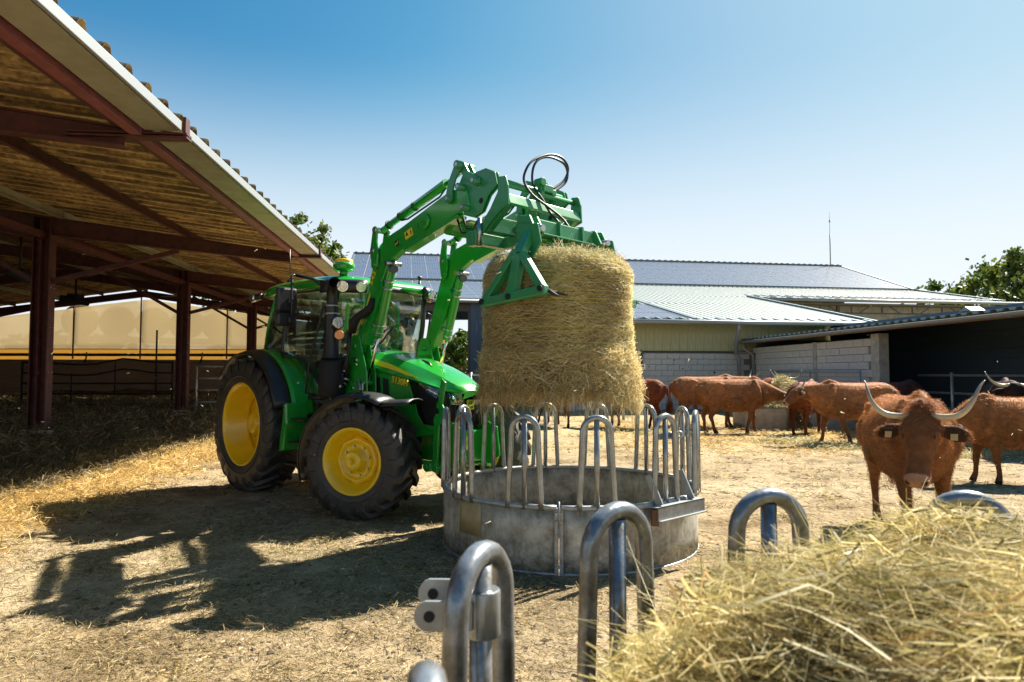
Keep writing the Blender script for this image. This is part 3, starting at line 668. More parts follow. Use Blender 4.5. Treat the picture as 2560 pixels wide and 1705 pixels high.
q = MB(); q.box((11.56, 15, 2.71), (.05, 23.4, .14)); q.build('fascia', M['darkwall'], lt)
q = MB(); q.tube([(11.42, 26.5, 2.66), (11.5, 26.52, 2.45), (11.85, 26.5, 2.2), (11.88, 26.5, 1.2)], .06, 10); q.build('downpipe', M['gutter'], lt)
for r_ in range(11):
    for c_ in range(16):
        y = 18.95 + c_ * bw_ + (bw_ / 2 if r_ % 2 else 0)
        if y > 26.6: continue
        o = link('concrete_block', blk, None, lt); o.location = (12.0 + random.uniform(-.006, .006), y, .12 + r_ * bh_); o.rotation_euler = (0, 0, PI / 2)
q = MB(); q.box((12.1, 22.7, 1.25), (.16, 8.0, 2.5)); q.build('mortar_backing', M['mortar'], lt)
q = MB(); q.box((12.0, 18.5, 1.3), (.3, .38, 2.6)); q.build('corner_pillar', M['concrete'], lt, .01)
q = MB(); q.box((11.96, 21.9, 1.25), (.12, .2, 2.5)); q.build('wall_pilaster', M['concrete'], lt, .01)
for k in range(12):
    q = MB(); q.box((15.3, 15, .14 + k * .27), (.06, 23.5, .262)); q.build('wall_board', M['slate'], lt)
q = MB(); q.box((15.4, 15, 1.7), (.05, 24, 3.4)); q.build('wall_backing', M['slate'], lt)
q = MB(); q.box((13.7, 26.7, 1.4), (3.2, .1, 2.8)); q.build('end_wall', M['slate'], lt)
q = MB(); q.box((13.7, 3.0, 1.5), (3.2, .1, 3.0)); q.build('end_wall', M['slate'], lt)
for y in (6.0, 10.0, 14.2):
    q = MB(); q.box((14.9, y, 1.5), (.16, .16, 3.0)); q.build('inner_post', M['frame_dark'], lt)
for z in (.55, .95, 1.42): q = MB(); q.tube([(13.0, 4, z), (13.0, 18.3, z)], .032, 8); q.build('feed_rail', M['galv'], lt)
for y in (5, 8, 11, 14, 17): q = MB(); q.tube([(13.0, y, 0), (13.0, y, 1.5)], .04, 8); q.build('feed_rail_post', M['galv'], lt)
for (y, z) in ((13.4, 1.9), (14.3, 1.9), (13.4, 1.65)):
    q = MB(); q.box((15.24, y, z), (.04, .7, .2)); q.build('window_pane', mat('dusty_pane', (.5, .55, .55), .3), lt)
q = MB(); q.box((12.1, 10.5, .2), (.25, 15.0, .45)); q.build('kerb_wall', M['concrete'], lt, .02)
for (x, y) in ((12.75, 15.9), (12.75, 11.9)):
    q = MB(); q.prism([(y - .2, 2.86), (y + .2, 2.86), (y + .2, 3.02), (y, 3.13), (y - .2, 3.02)], x - .2, x + .2, 'x'); o = q.build('roof_vent', M['gutter'], lt, .01)
    q = MB()
    for z in (2.94, 3.0): q.box((x, y, z), (.412, .3, .03))
    q.build('louvre', M['frame_dark'], o)
# tube gate against the wall
wg = empty('wall_gate', tuple(Matrix.Rotation(R(4.65), 3, 'Z') @ Vector((11.7, 19.0, 0))), R(94.65)); tag(wg, 'galvanised gate hung along the block wall of the lean-to', 'gate')
for z in (.5, .85, 1.2, 1.52): q = MB(); q.tube([(0, 0, z), (5.6, 0, z)], .03, 8); q.build('rail', M['galv'], wg)
for x in (0, 2.8, 5.6): q = MB(); q.tube([(x, 0, .35), (x, 0, 1.55)], .034, 8); q.build('upright', M['galv'], wg)
# concrete feed trough with hay
ft = empty('feed_trough', (7.9, 18.5, 0), R(2)); tag(ft, 'long grey concrete feed trough behind the walking cow', 'trough')
q = MB(); q.box((0, -.42, .27), (3.6, .1, .55)); q.box((0, .42, .27), (3.6, .1, .55)); q.build('trough_side', M['concrete'], ft, .01)
q = MB(); q.box((0, 0, .06), (3.6, .74, .12)); q.build('trough_floor', M['concrete'], ft)
for s in (-1, 1): q = MB(); q.box((s * 1.75, 0, .27), (.1, .738, .54)); q.build('trough_end', M['concrete'], ft, .01)

# ---------------------------------------------------------------- trees
def make_tree(x, y, H, rad, n, label, z0=0, sz=.3, tone=(.075, .12, .02), nclump=60, cz=.62, trunk_r=.22):
    t = empty('broadleaf_tree', (x, y, z0), random.uniform(0, 6)); tag(t, label, 'tree')
    q = MB(); top = H * .8; q.tube([(0, 0, -.3), (.05, 0, H * .2), (.1, .08, H * .45), (0, .1, top)], [trunk_r * 1.3, trunk_r, trunk_r * .7, .05], 10); q.build('trunk', M['wood'], t)
    cl = []
    while len(cl) < nclump:
        d = rng.normal(size=3); d /= np.linalg.norm(d); r_ = rng.random() ** .4
        c = np.array([d[0] * rad, d[1] * rad, d[2] * H * (1 - cz) * .98]) * r_ * (0.8 + .35 * rng.random()) + np.array([0, 0, H * cz])
        if c[2] > H * .18: cl.append((c, rad * rng.uniform(.10, .23)))
    q = MB()
    for c, r_ in cl[:26]:
        s_ = Vector((.05, .05, H * random.uniform(.2, .5))); e_ = Vector(c); mid = (s_ + e_) / 2 + Vector((0, 0, -.1 * H * random.random()))
        q.tube([s_, mid, e_], [trunk_r * .4, trunk_r * .22, .015], 6)
    q.build('limbs', M['wood'], t)
    k = n // nclump; P = []; Cc = []
    for c, r_ in cl:
        d = rng.normal(size=(k, 3)); d /= np.linalg.norm(d, axis=1, keepdims=True); rr = r_ * np.abs(rng.normal(0, .75, (k, 1)))
        P.append(c + d * rr * np.array([1, 1, .75])); tn = rng.uniform(.7, 1.35)
        Cc.append(np.array(tone) * tn * rng.uniform(.7, 1.35, (k, 1)) * np.array([rng.uniform(.85, 1.35), 1, .9]))
    P = np.concatenate(P); Cc = np.concatenate(Cc); D = rng.normal(size=P.shape)
    o = blades('crown', P, D, rng.uniform(.7, 1.3, len(P)) * sz, rng.uniform(.5, .8, len(P)) * sz, Cc, M['leaf'], t, 1, .2, False)
    return t
make_tree(45.6, 62, 12.1, 6.2, 12000, 'large leafy tree at the right edge behind the barn roof', sz=.36, nclump=85, cz=.6)
make_tree(52, 66, 11.5, 5, 6000, 'second leafy tree behind the right end of the barn roof', sz=.4, nclump=50)
make_tree(40.4, 66, 9.4, 2.6, 3500, 'small leafy treetop just left of the big tree on the right', sz=.3, nclump=26)
make_tree(-14.0, 50, 13.2, 3.0, 8000, 'slender leafy tree rising behind the end of the corrugated roof', sz=.26, nclump=55, cz=.6)
make_tree(-20.5, 52, 11.2, 4.2, 8000, 'broad leafy tree hidden behind the cattle shed, seen through the tractor cab', sz=.3, nclump=55)
make_tree(-13.5, 62, 8.6, 4.2, 6000, 'leafy tree seen through the tractor cab windows', sz=.34, nclump=40)
make_tree(-5.9, 78, 7.2, 2.6, 6000, 'small tree in the meadow seen through the open end of the solar barn', sz=.32, nclump=40, cz=.55)
# far hedge
hp = np.stack([rng.uniform(-140, 120, 9000), rng.uniform(150, 175, 9000), rng.random(9000) ** 1.3 * 7 + 1], 1); hp[:, 2] *= (.6 + .8 * vnoise(hp[:, 0] * .08, hp[:, 1] * .0))
o = blades('far_hedge', hp, rng.normal(size=hp.shape), rng.uniform(1, 2, 9000), rng.uniform(1, 1.8, 9000), np.array([.06, .10, .04]) * rng.uniform(.6, 1.4, (9000, 1)), M['leaf'], None, 1, .2, False); tag(o, 'distant hedge line across the meadow', None, None, 'stuff')
# ---------------------------------------------------------------- tractor (local x forward, y to its left)
T0 = Vector((-2.70, 9.44, 0)); TZ = -R(44)
T0.z = 0.0
tr_ = empty('tractor', tuple(T0), TZ)
tag(tr_, 'green tractor with yellow wheels, raised front loader and glass cab, driver inside', 'tractor')
G, Y_, K, RB, CH = M['green'], M['yellow'], M['black'], M['rubber'], M['chrome']

def wheel(name, loc, r, wd, rr, nl, steer=0, side=-1, front=True):
    """side -1: outer face towards local -y"""
    o = empty(name, loc, steer); o.parent = tr_
    hw = wd / 2; s = side
    q = MB()
    prof = [(rr - .01, .42 * wd), (rr + .02, .46 * wd), (rr + (r - rr) * .35, .50 * wd), (rr + (r - rr) * .72, .485 * wd), (r - .055, .44 * wd), (r - .045, .36 * wd), (r - .035, 0)]
    prof = prof + [(a, -b) for a, b in prof[-2::-1]]
    q.lathe(prof, 72)
    # raised side-wall rings
    for sgn in (-1, 1): q.lathe([(rr + (r - rr) * .28, sgn * .497 * wd), (rr + (r - rr) * .30, sgn * .515 * wd), (rr + (r - rr) * .33, sgn * .515 * wd), (rr + (r - rr) * .35, sgn * .497 * wd)], 72)
    q.build('tyre', RB, o, recalc=False)
    # lugs: curved bars from the centre line over the shoulder
    me = None
    for k in range(nl):
        for sd in (-1, 1):
            if me is None or (sd == 1 and k == 0):
                q = MB(); NS = 7; rows = []
                for i in range(NS):
                    t_ = i / (NS - 1)
                    yy = sd * hw * (-.06 + 1.08 * t_ ** .85)
                    ph = .34 * (t_ ** 1.25) * (.6 / r) ** .3 * (-1) 
                    depth = 0 if t_ < .82 else (t_ - .82) * .62
                    ro = r - depth * .9; ri = r - .075 - depth * 1.0
                    lw = .026 + .016 * t_
                    row = []
                    for (rad_, e) in ((ri, -1.5), (ro, -1), (ro, 1), (ri, 1.5)):
                        a_ = ph + e * lw / r; row.append((math.cos(a_) * rad_, yy, math.sin(a_) * rad_))
                    rows += row
                fs = [(i * 4 + j, i * 4 + j + 1, i * 4 + 5 + j, i * 4 + 4 + j) for i in range(NS - 1) for j in range(3)] + [(0, 1, 2, 3), tuple(4 * (NS - 1) + j for j in (3, 2, 1, 0))]
                q.add(rows, fs); 
                if sd == -1: meA = q.mesh('lug'); meA.materials.append(RB)
                else: meB = q.mesh('lug'); meB.materials.append(RB)
                me = True
    for k in range(nl):
        for sd, mm in ((-1, meA), (1, meB)):
            l = link('lug', mm, None, o); l.rotation_euler = (0, 2 * PI * (k + (.5 if sd == 1 else 0)) / nl, 0)
    # rim
    q = MB(); S = s
    if front:
        pf = [(rr + .015, .44), (rr + .022, .455), (rr + .012, .465), (rr - .005, .45), (rr - .03, .40), (rr - .045, .30), (rr - .075, .22), (rr - .10, .12), (rr - .11, .05)]
    else:
        pf = [(rr + .015, .44), (rr + .024, .455), (rr + .012, .47), (rr - .005, .455), (rr - .03, .38), (rr - .04, .20), (rr - .07, .12), (rr - .075, .0), (rr - .10, -.06), (rr - .11, -.15)]
    q.lathe([(a, S * b * wd) for a, b in pf], 64)
    q.lathe([(a, -S * b * wd) for a, b in [(rr + .015, .44), (rr + .02, .455), (rr, .455), (rr - .04, .3), (rr - .06, .05)]], 48)
    rim = q.build('rim', Y_, o, recalc=False, solid=.006)
    q = MB()
    if front:
        # wavy ring disc, stepped hub
        seg = 64; c0 = .05 * wd
        def ringpts(rad, y, wav=0): return [Vector((math.cos(2 * PI * k / seg) * (rad + wav * math.cos(8 * 2 * PI * k / seg)), S * y, math.sin(2 * PI * k / seg) * (rad + wav * math.cos(8 * 2 * PI * k / seg)))) for k in range(seg)]
        rings = [ringpts(rr - .105, .03 * wd), ringpts(rr - .115, .12 * wd, .006), ringpts(rr - .125, .19 * wd, .010), ringpts(rr - .15, .20 * wd, .006), ringpts(rr - .165, .13 * wd), ringpts(rr - .19, .10 * wd), ringpts(.085, .10 * wd), ringpts(.08, .40 * wd * .75), ringpts(.07, .325 * wd), ringpts(.005, .335 * wd)]
        rings = [ringpts(rr - .105, .03 * wd), ringpts(rr - .085, .20 * wd, .008), ringpts(rr - .10, .25 * wd, .010), ringpts(rr - .13, .26 * wd, .004), ringpts(rr - .14, .22 * wd), ringpts(rr - .17, .21 * wd), ringpts(.105, .21 * wd), ringpts(.098, .42 * wd), ringpts(.088, .435 * wd), ringpts(.004, .44 * wd)]
        vs = [p_ for rg in rings for p_ in rg]; fs = [(i * seg + k, i * seg + (k + 1) % seg, (i + 1) * seg + (k + 1) % seg, (i + 1) * seg + k) for i in range(len(rings) - 1) for k in range(seg)]
        q.add(vs, fs, True)
    else:
        q.lathe([(rr - .11, S * -.15 * wd), (rr - .2, S * -.19 * wd), (rr - .24, S * -.10 * wd), (rr - .30, S * -.06 * wd), (.14, S * -.06 * wd), (.13, S * .14 * wd), (.11, S * .17 * wd), (.004, S * .17 * wd)], 48)
    disc = q.build('wheel_disc', Y_, o, recalc=False, solid=.004)
    nb = 8; rb = (rr - .175 if front else .2)
    for k in range(nb):
        a_ = 2 * PI * (k + .3) / nb; q = MB(); yb = S * ((.215 if front else -.05) * wd)
        q.tube([(math.cos(a_) * rb, yb, math.sin(a_) * rb), (math.cos(a_) * rb, yb + S * .022, math.sin(a_) * rb)], .011, 6); q.build('wheel_bolt', M['steel'], disc)
    if front:
        for k in range(8):
            a_ = 2 * PI * k / 8 + .2; q = MB(); q.tube([(math.cos(a_) * (rr - .055), S * .2 * wd, math.sin(a_) * (rr - .055)), (math.cos(a_) * (rr - .055), S * .26 * wd, math.sin(a_) * (rr - .055))], .012, 8); q.build('rim_bolt', M['steel'], disc)
    return o
FS = R(24)
wheel('front_wheel', (2.4, -.84, .595), .605, .46, .325, 19, FS, -1, True)
wheel('front_wheel', (2.4, .84, .595), .605, .46, .325, 19, FS, 1, True)
wheel('rear_wheel', (0, -.83, .845), .85, .50, .505, 22, 0, -1, False)
wheel('rear_wheel', (0, .83, .845), .85, .50, .505, 22, 0, 1, False)

# chassis, axles
q = MB(); q.box((.3, 0, .85), (1.1, .5, .6)); q.box((1.4, 0, .78), (1.4, .36, .5)); q.box((2.45, 0, .74), (1.0, .30, .34)); q.build('chassis', M['blackm'], tr_, .02)
q = MB(); q.tube([(0, -.9, .845), (0, -.3, .845), (0, .3, .845), (0, .9, .845)], [.12, .17, .17, .12], 16); q.build('rear_axle', G, tr_)
q = MB(); q.tube([(2.4, -.66, .6), (2.4, -.2, .56), (2.4, .2, .56), (2.4, .66, .6)], [.075, .10, .10, .075], 14); q.box((2.4, -.62, .6), (.16, .1, .3)); q.box((2.4, .62, .6), (.16, .1, .3)); q.build('front_axle', G, tr_, .01)
q = MB(); q.box((1.25, -.52, .82), (.7, .28, .36)); q.build('fuel_tank', K, tr_, .05)
q = MB(); q.box((1.25, .52, .82), (.7, .28, .36)); q.build('fuel_tank', K, tr_, .05)
for z in (.42, .68, .95): q = MB(); q.box((1.12, -.82, z), (.42, .22, .025)); q.build('step', K, tr_, .006)
q = MB(); q.bar((.93, -.74, .40), (.93, -.74, 1.15), .03, .03, (0, 1, 0)); q.bar((1.32, -.74, .40), (1.32, -.74, 1.15), .03, .03, (0, 1, 0)); q.build('step_frame', K, tr_)

# bonnet
def hood_top(u): return np.interp(u, [1.45, 2.0, 2.5, 2.85, 3.05, 3.13, 3.16], [1.80, 1.715, 1.60, 1.485, 1.40, 1.345, 1.30])
def hood_w(u): return np.interp(u, [1.45, 2.0, 2.6, 2.9, 3.05, 3.13, 3.16], [.43, .40, .37, .325, .27, .20, .13])
us = [1.45, 1.6, 1.8, 2.0, 2.2, 2.4, 2.6, 2.75, 2.88, 2.98, 3.06, 3.12, 3.155]
def hood_ring(u):
    t_, w_ = hood_top(u), hood_w(u); low = np.interp(u, [1.45, 2.6, 3.16], [1.58, 1.42, 1.275])
    h_ = [(0, t_), (.35 * w_, t_ - .004), (.62 * w_, t_ - .018), (.72 * w_, t_ - .045), (.90 * w_, t_ - .095), (1.0 * w_, max(low + .02, t_ - .165)), (1.0 * w_, low)]
    return [(u, -a_, z) for a_, z in h_[::-1]] + [(u, a_, z) for a_, z in h_[1:]]
q = MB(); rings = [hood_ring(u) for u in us]; n_ = len(rings[0])
q.add([p_ for r_ in rings for p_ in r_], [(i * n_ + j, i * n_ + j + 1, (i + 1) * n_ + j + 1, (i + 1) * n_ + j) for i in range(len(us) - 1) for j in range(n_ - 1)], True)
q.add(rings[-1], [tuple(range(n_))])
bon = q.build('bonnet', G, tr_, recalc=True, solid=.01)
bm = bmesh.new(); bm.from_mesh(bon.data)
for e in bm.edges:
    if len(e.link_faces) == 2 and e.link_faces[0].normal.angle(e.link_faces[1].normal, 0) > R(24): e.smooth = False
bm.to_mesh(bon.data); bm.free()
q = MB(); q.tube([(2.35, -.02, 1.638), (2.5, -.05, 1.603), (2.62, -.10, 1.565)], [.012, .02, .006], 6); q.build('washer_scoop', K, bon)
for s in (-1, 1):
    # stripe on the flank
    q = MB(); pts = [(u_, float(hood_top(u_)) - .078 - .03 * max(0, (u_ - 2.2)) / .55, float(hood_top(u_)) - .078 - .03 * max(0, (u_ - 2.2)) / .55 - .065 * (1 - ((u_ - 1.5) / 1.26) ** 2.2)) for u_ in np.linspace(1.5, 2.75, 12)]
    def hw2(u, z):
        t_, w_ = hood_top(u), hood_w(u); return float(np.interp(z, [t_ - .165, t_ - .095, t_ - .045], [1.0 * w_, .9 * w_, .72 * w_]) if z > t_ - .165 else w_)
    vs = []
    for u, za, zb in pts:
        for z in (za, (za + zb) / 2, zb): vs.append((u, s * (hw2(u, z) + .017), z))
    q.add(vs, [(i * 3 + j, i * 3 + j + 1, i * 3 + 4 + j, i * 3 + 3 + j) for i in range(len(pts) - 1) for j in range(2)]); q.build('yellow_stripe', M['sticker'], bon, solid=.003)
    # side panels
    q = MB(); q.prism([(1.48, 1.585), (1.48, 1.02), (1.9, .98), (2.2, 1.0), (2.62, .80), (2.98, .86), (3.0, .93), (2.78, .95), (2.70, 1.05), (2.55, 1.42)], s * .392, s * .38)
    sp = q.build('side_panel', G, tr_, .006)
    for v_ in sp.data.vertices:
        v_.co.y *= float(np.interp(v_.co.x, [1.48, 2.0, 2.6, 2.9, 3.05], [1.1, 1.03, .95, .84, .72]))
    for (u0, zt, zb) in ((1.98, 1.46, 1.22), (2.13, 1.44, 1.16), (2.02, 1.18, 1.04), (2.2, 1.12, 1.0)):
        q = MB(); q.prism([(u0, zt), (u0 + .09, zt - .02), (u0 + .12, zb - .02), (u0 + .03, zb)], s * .394 * 1.02, s * .399 * 1.03); q.build('air_vent', M['blackm'], sp)
    t1 = text_obj('5130M', .10, M['sticker'], tr_, (2.44, s * .402, 1.40), (PI / 2, 0, 0 if s < 0 else PI), .003, 'model_lettering', .002, 1.15); t1.rotation_euler = (PI / 2, R(9) if s < 0 else -R(9), (-.06 if s < 0 else PI + .06))
    # screen below the front
    q = MB(); q.prism([(2.60, 1.40), (3.08, 1.27), (3.06, .93), (2.80, .92), (2.72, 1.02)], s * .31, s * .02); gr = q.build('grille', M['grille'], tr_, .02)
    # headlight, wraps round the corner
    q = MB(); q.prism([(2.72, -.0), (3.02, -.0), (3.02, .001), (2.72, .001)], 0, 0.0001) if False else None
    def hl(a_, b_, zt, zb, name, m_, off=0, parent=tr_):
        q = MB(); vs = []
        path = [(2.72, .347, .03), (2.86, .325, .075), (2.98, .275, .11), (3.075, .20, .125), (3.11, .10, .125), (3.115, .055, .125)]
        for (u, v_, hh_) in path:
            tz = float(np.interp(u, [2.7, 3.16], [1.42, 1.285])) - .02
            du, dv = (.006, .012)
            for z in (tz, tz - hh_): vs.append((u + du + off, s * (v_ + dv + off), z))
        q.add(vs, [(2 * i, 2 * i + 1, 2 * i + 3, 2 * i + 2) for i in range(len(path) - 1)], True)
        return q.build(name, m_, parent, solid=.004)
    h = hl(0, 0, 0, 0, 'headlight', M['reflector']); hl(0, 0, 0, 0, 'lens', M['lens'], .012, h)
    q = MB(); q.tube([(3.06, s * .2, 1.23), (3.13, s * .17, 1.23)], [.04, .05], 14); q.tube([(2.95, s * .28, 1.25), (3.03, s * .275, 1.25)], [.03, .04], 14); q.build('bulb_reflector', CH, h)
q = MB(); q.box((2.92, 0, 1.12), (.3, .58, .32)); q.build('radiator', M['grille'], tr_, .02)
for k in range(8):
    q = MB(); q.tube([(3.085, -.245 + k * .07, .95), (3.10, -.245 + k * .07, 1.1), (3.09, -.245 + k * .07, 1.18)], .008, 6); q.build('grille_bar', K, tr_)
q = MB(); q.box((3.14, 0, 1.16), (.02, .10, .11)); bdg = q.build('badge', M['sticker'], tr_, .01)
q = MB(); q.box((3.152, 0, 1.16), (.006, .075, .085)); q.build('badge_field', G, bdg, .004)
deer = [(-.028, -.012), (-.012, -.004), (.012, .0), (.020, .016), (.016, .03), (.024, .02), (.032, .014), (.024, .008), (.022, -.004), (.03, -.018), (.016, -.01), (.004, -.012), (-.01, -.016), (-.026, -.030)]
def deer_emblem(parent, loc, rot, s, m_):
    q = MB(); q.prism([(x * s, y * s) for x, y in deer], 0, .004, 'z'); o = q.build('deer_emblem', m_, parent); o.location = loc; o.rotation_euler = rot; return o
deer_emblem(bdg, (3.155, 0, 1.16), (PI / 2, 0, PI / 2), 1.0, M['sticker'])

# front carrier, hitch and hooks
q = MB(); q.box((2.85, 0, .72), (.55, .44, .34)); q.build('front_support', G, tr_, .02)
for s in (-1, 1):
    q = MB(); q.prism([(2.75, 1.02), (2.98, 1.06), (3.14, .98), (3.30, .92), (3.34, .62), (3.20, .52), (2.9, .56), (2.78, .8)], s * .235, s * .255); o = q.build('hitch_plate', G, tr_, .006)
    for (u, z) in ((2.95, .98), (2.95, .90), (2.95, .82), (2.95, .74), (3.02, .98), (3.02, .90), (3.08, .82), (3.02, .74), (3.1, .95)):
        q = MB(); q.cyl((u, s * .25, z), (u, s * .278, z), .013, 8); q.build('bolt', CH, o)
    q = MB(); q.prism([(2.98, .48), (3.06, .46), (3.09, .95), (3.14, 1.02), (3.17, 1.12), (3.10, 1.22), (3.045, 1.18), (3.05, 1.13), (3.09, 1.12), (3.09, 1.08), (3.03, 1.07), (3.0, 1.02), (3.01, .95)], s * .365, s * .39); q.prism([(3.06, 1.15), (3.13, 1.15), (3.18, 1.40), (3.12, 1.44)], s * .3665, s * .3885)
    q.build('hitch_arm', G, tr_, .006)
    q = MB(); q.cyl((2.95, s * .28, .53), (2.95, s * .44, .53), .055, 16); q.cyl((2.95, s * .44, .53), (2.95, s * .46, .53), .035, 10); q.build('hitch_pivot', G, tr_, .005)
    q = MB(); q.box((3.0, s * .29, .52), (.3, .12, .07)); q.build('lower_bracket', G, tr_, .01)
q = MB(); q.cyl((3.03, -.4, .52), (3.03, .4, .52), .035, 12); q.build('cross_shaft', G, tr_)
q = MB(); q.box((3.335, -.2, .78), (.006, .06, .13)); st_ = q.build('warning_sticker', M['sticker'], tr_)
q = MB(); q.prism([(.22, .80), (.18, .80), (.20, .835)], 3.336, 3.3405, 'x');
for v_ in range(len(q.v)): q.v[v_] = (q.v[v_][0], -q.v[v_][1], q.v[v_][2])
q.build('warning_triangle', M['blackm'], st_)

# mudguards
def arc_guard(name, c, r0, w0, a0, a1, m_, parent, drop=.05, n=18, wd=None, th=.012, lift=0):
    q = MB()
    def f(s, t_):
        a_ = R(a0 + (a1 - a0) * s); e = abs(2 * t_ - 1); rr_ = r0 - drop * e ** 3 * 1.0
        wv = w0 * (t_ - .5)
        return (c[0] + math.cos(a_) * rr_, c[1] + wv, c[2] + math.sin(a_) * rr_ + lift)
    q.grid(f, n, 9); return q.build(name, m_, parent, recalc=False, solid=th)
for s in (-1, 1):
    e = empty('front_mudguard', (2.4, s * .84, .595), FS); e.parent = tr_
    arc_guard('guard_shell', (0, 0, 0), .70, .44, 62, 200, K, e, .05)
    q = MB(); q.bar((.0, s * -.2, .1), (-.1, s * -.16, .69), .05, .03, (1, 0, 0)); q.build('guard_stay', K, e)
    # front lip kicks out
    q = MB(); q.grid(lambda a_, b_: (.325 + .30 * a_, .44 * (b_ - .5) * (1 - .15 * a_), .615 - .0 * a_ + .02 * a_ - .05 * abs(2 * b_ - 1) ** 3), 5, 7); q.build('guard_lip', K, e, recalc=False, solid=.012)
# rear fenders: green inner, black outer extension
for s in (-1, 1):
    q = MB()
    def prof_r(a_): return .95
    def gf(sx, t_):
        a_ = R(8 + 125 * sx); y = .60 + .28 * t_; r_ = .94 - .03 * t_ ** 2
        return (math.cos(a_) * r_ * 1.04 + .06, s * y, .87 + math.sin(a_) * r_)
    q.grid(gf, 24, 6); q.build('rear_fender', G, tr_, recalc=False, solid=.02)
    q = MB()
    def kf(sx, t_):
        a_ = R(14 + 128 * sx); y = .885 + .20 * t_; r_ = .915 - .05 * t_ ** 2.2
        return (math.cos(a_) * r_ * 1.04 + .05, s * y, .87 + math.sin(a_) * r_)
    q.grid(kf, 26, 6); q.build('fender_extension', M['black'], tr_, recalc=False, solid=.015)
    q = MB(); q.prism([(.96, 1.12), (1.02, 1.15), (1.04, .9), (.98, .58), (.86, .56), (.88, .70), (.93, .9)], s * .70, s * .99); q.build('splash_panel', G, tr_, .02)
    q = MB(); q.box((-.5, s * .8, 1.62), (.1, .16, .08)); q.build('tail_lamp', M['amber'], tr_, .01)

# cab
q = MB(); q.box((.75, 0, 1.17), (1.2, 1.22, .10)); q.box((.2, 0, 1.45), (.5, 1.1, .55)); q.build('cab_floor', M['interior'], tr_, .02)
q = MB(); q.box((1.38, 0, 1.42), (.10, 1.0, .52)); q.box((1.28, 0, 1.68), (.2, .5, .18)); q.build('dashboard', M['interior'], tr_, .03)
def pil(pts, r, name='cab_pillar', m_=None): q = MB(); q.tube(pts, r, 8); return q.build(name, m_ or K, tr_)
for s in (-1, 1):
    pil([(1.56, s * .64, 2.5), (1.49, s * .665, 2.1), (1.40, s * .67, 1.72), (1.27, s * .64, 1.2)], [.03, .032, .034, .034])
    pil([(.58, s * .71, 2.5), (.52, s * .735, 2.1), (.46, s * .735, 1.78), (.62, s * .70, 1.5), (.92, s * .66, 1.22)], [.032, .034, .036, .03, .028])
    pil([(.12, s * .66, 2.5), (-.02, s * .69, 2.15), (-.14, s * .68, 1.8)], [.024, .022, .022], 'rear_pillar', M['green'])
    pil([(.92, s * .665, 1.20), (1.27, s * .645, 1.20)], .025, 'door_sill')
    pil([(-.14, s * .68, 1.8), (.46, s * .735, 1.78)], .025, 'window_sill')
    pil([(.12, s * .66, 2.5), (.58, s * .71, 2.5), (1.56, s * .64, 2.5)], .03, 'roof_rail')
    q = MB(); q.add([(.56, s * .72, 2.46), (1.52, s * .65, 2.46), (1.46, s * .68, 2.1), (1.38, s * .68, 1.72), (1.25, s * .65, 1.23), (.94, s * .67, 1.23), (.66, s * .70, 1.5), (.48, s * .745, 1.78), (.52, s * .745, 2.1)], [tuple(range(9))]); d_ = q.build('door_glass', M['glass'], tr_, solid=.005)
    q = MB(); q.add([(.14, s * .67, 2.46), (.55, s * .715, 2.46), (.50, s * .74, 2.1), (.45, s * .74, 1.80), (-.12, s * .685, 1.82), (-.0, s * .695, 2.15)], [tuple(range(6))]); q.build('side_window', M['glass'], tr_, solid=.005)
    q = MB(); q.tube([(.50, s * .765, 1.74), (.56, s * .785, 1.70), (.66, s * .775, 1.70)], .02, 8); q.build('door_handle', K, d_)
    # grab rail by the door
    q = MB(); q.tube([(1.50, s * .72, 2.28), (1.50, s * .79, 2.26), (1.42, s * .81, 2.0), (1.32, s * .82, 1.76), (1.22, s * .82, 1.5), (1.18, s * .82, 1.26), (1.2, s * .72, 1.24)], .014, 8); q.build('grab_rail', K, tr_)
q = MB(); q.grid(lambda a_, b_: (float(np.interp(b_, [0, .35, 1], [1.30, 1.42, 1.58])) + .10 * (1 - (2 * a_ - 1) ** 2), -.635 + 1.27 * a_, 1.22 + 1.26 * b_), 13, 6); ws = q.build('windscreen', M['glass'], tr_, recalc=False, solid=.005)
q = MB(); q.grid(lambda a_, b_: (float(np.interp(b_, [0, 1], [-.14, .12])) - .06 * (1 - (2 * a_ - 1) ** 2), -.67 + 1.34 * a_, 1.8 + .68 * b_), 9, 4); q.build('rear_window', M['glass'], tr_, recalc=False, solid=.005)
q = MB(); q.tube([(1.70, -.52, 1.62), (1.66, -.1, 1.86), (1.62, .1, 2.05)], .012, 6); q.build('wiper', K, ws)
# roof
def roof_outline(k, n=48, g=0):
    a_ = 2 * PI * k / n; c_, s_ = math.cos(a_), math.sin(a_)
    return (.74 + (1.06 + g) * math.copysign(abs(c_) ** .45, c_), (.80 + g) * math.copysign(abs(s_) ** .42, s_))
q = MB(); rings = []
for (g, z, tz) in ((-.10, 2.49, 0), (-.02, 2.50, 0), (0, 2.545, 0), (-.03, 2.60, 0), (-.12, 2.645, 1), (-.35, 2.675, 1), (-.7, 2.685, 1)):
    ring = []
    for k in range(48):
        x, y = roof_outline(k, g=g); ring.append((x, y * (.80 / (.80 + g)) ** 0, z - .05 * max(0, (x - 1.1)) ** 1.2 - .05 * max(0, .1 - x) ** 1.2))
    rings.append(ring)
q.add([p_ for r_ in rings for p_ in r_], [(i * 48 + k, i * 48 + (k + 1) % 48, (i + 1) * 48 + (k + 1) % 48, (i + 1) * 48 + k) for i in range(6) for k in range(48)], True)
q.add(rings[0], [tuple(range(47, -1, -1))]); q.add(rings[-1], [tuple(range(48))]); rf_ = q.build('cab_roof', G, tr_)
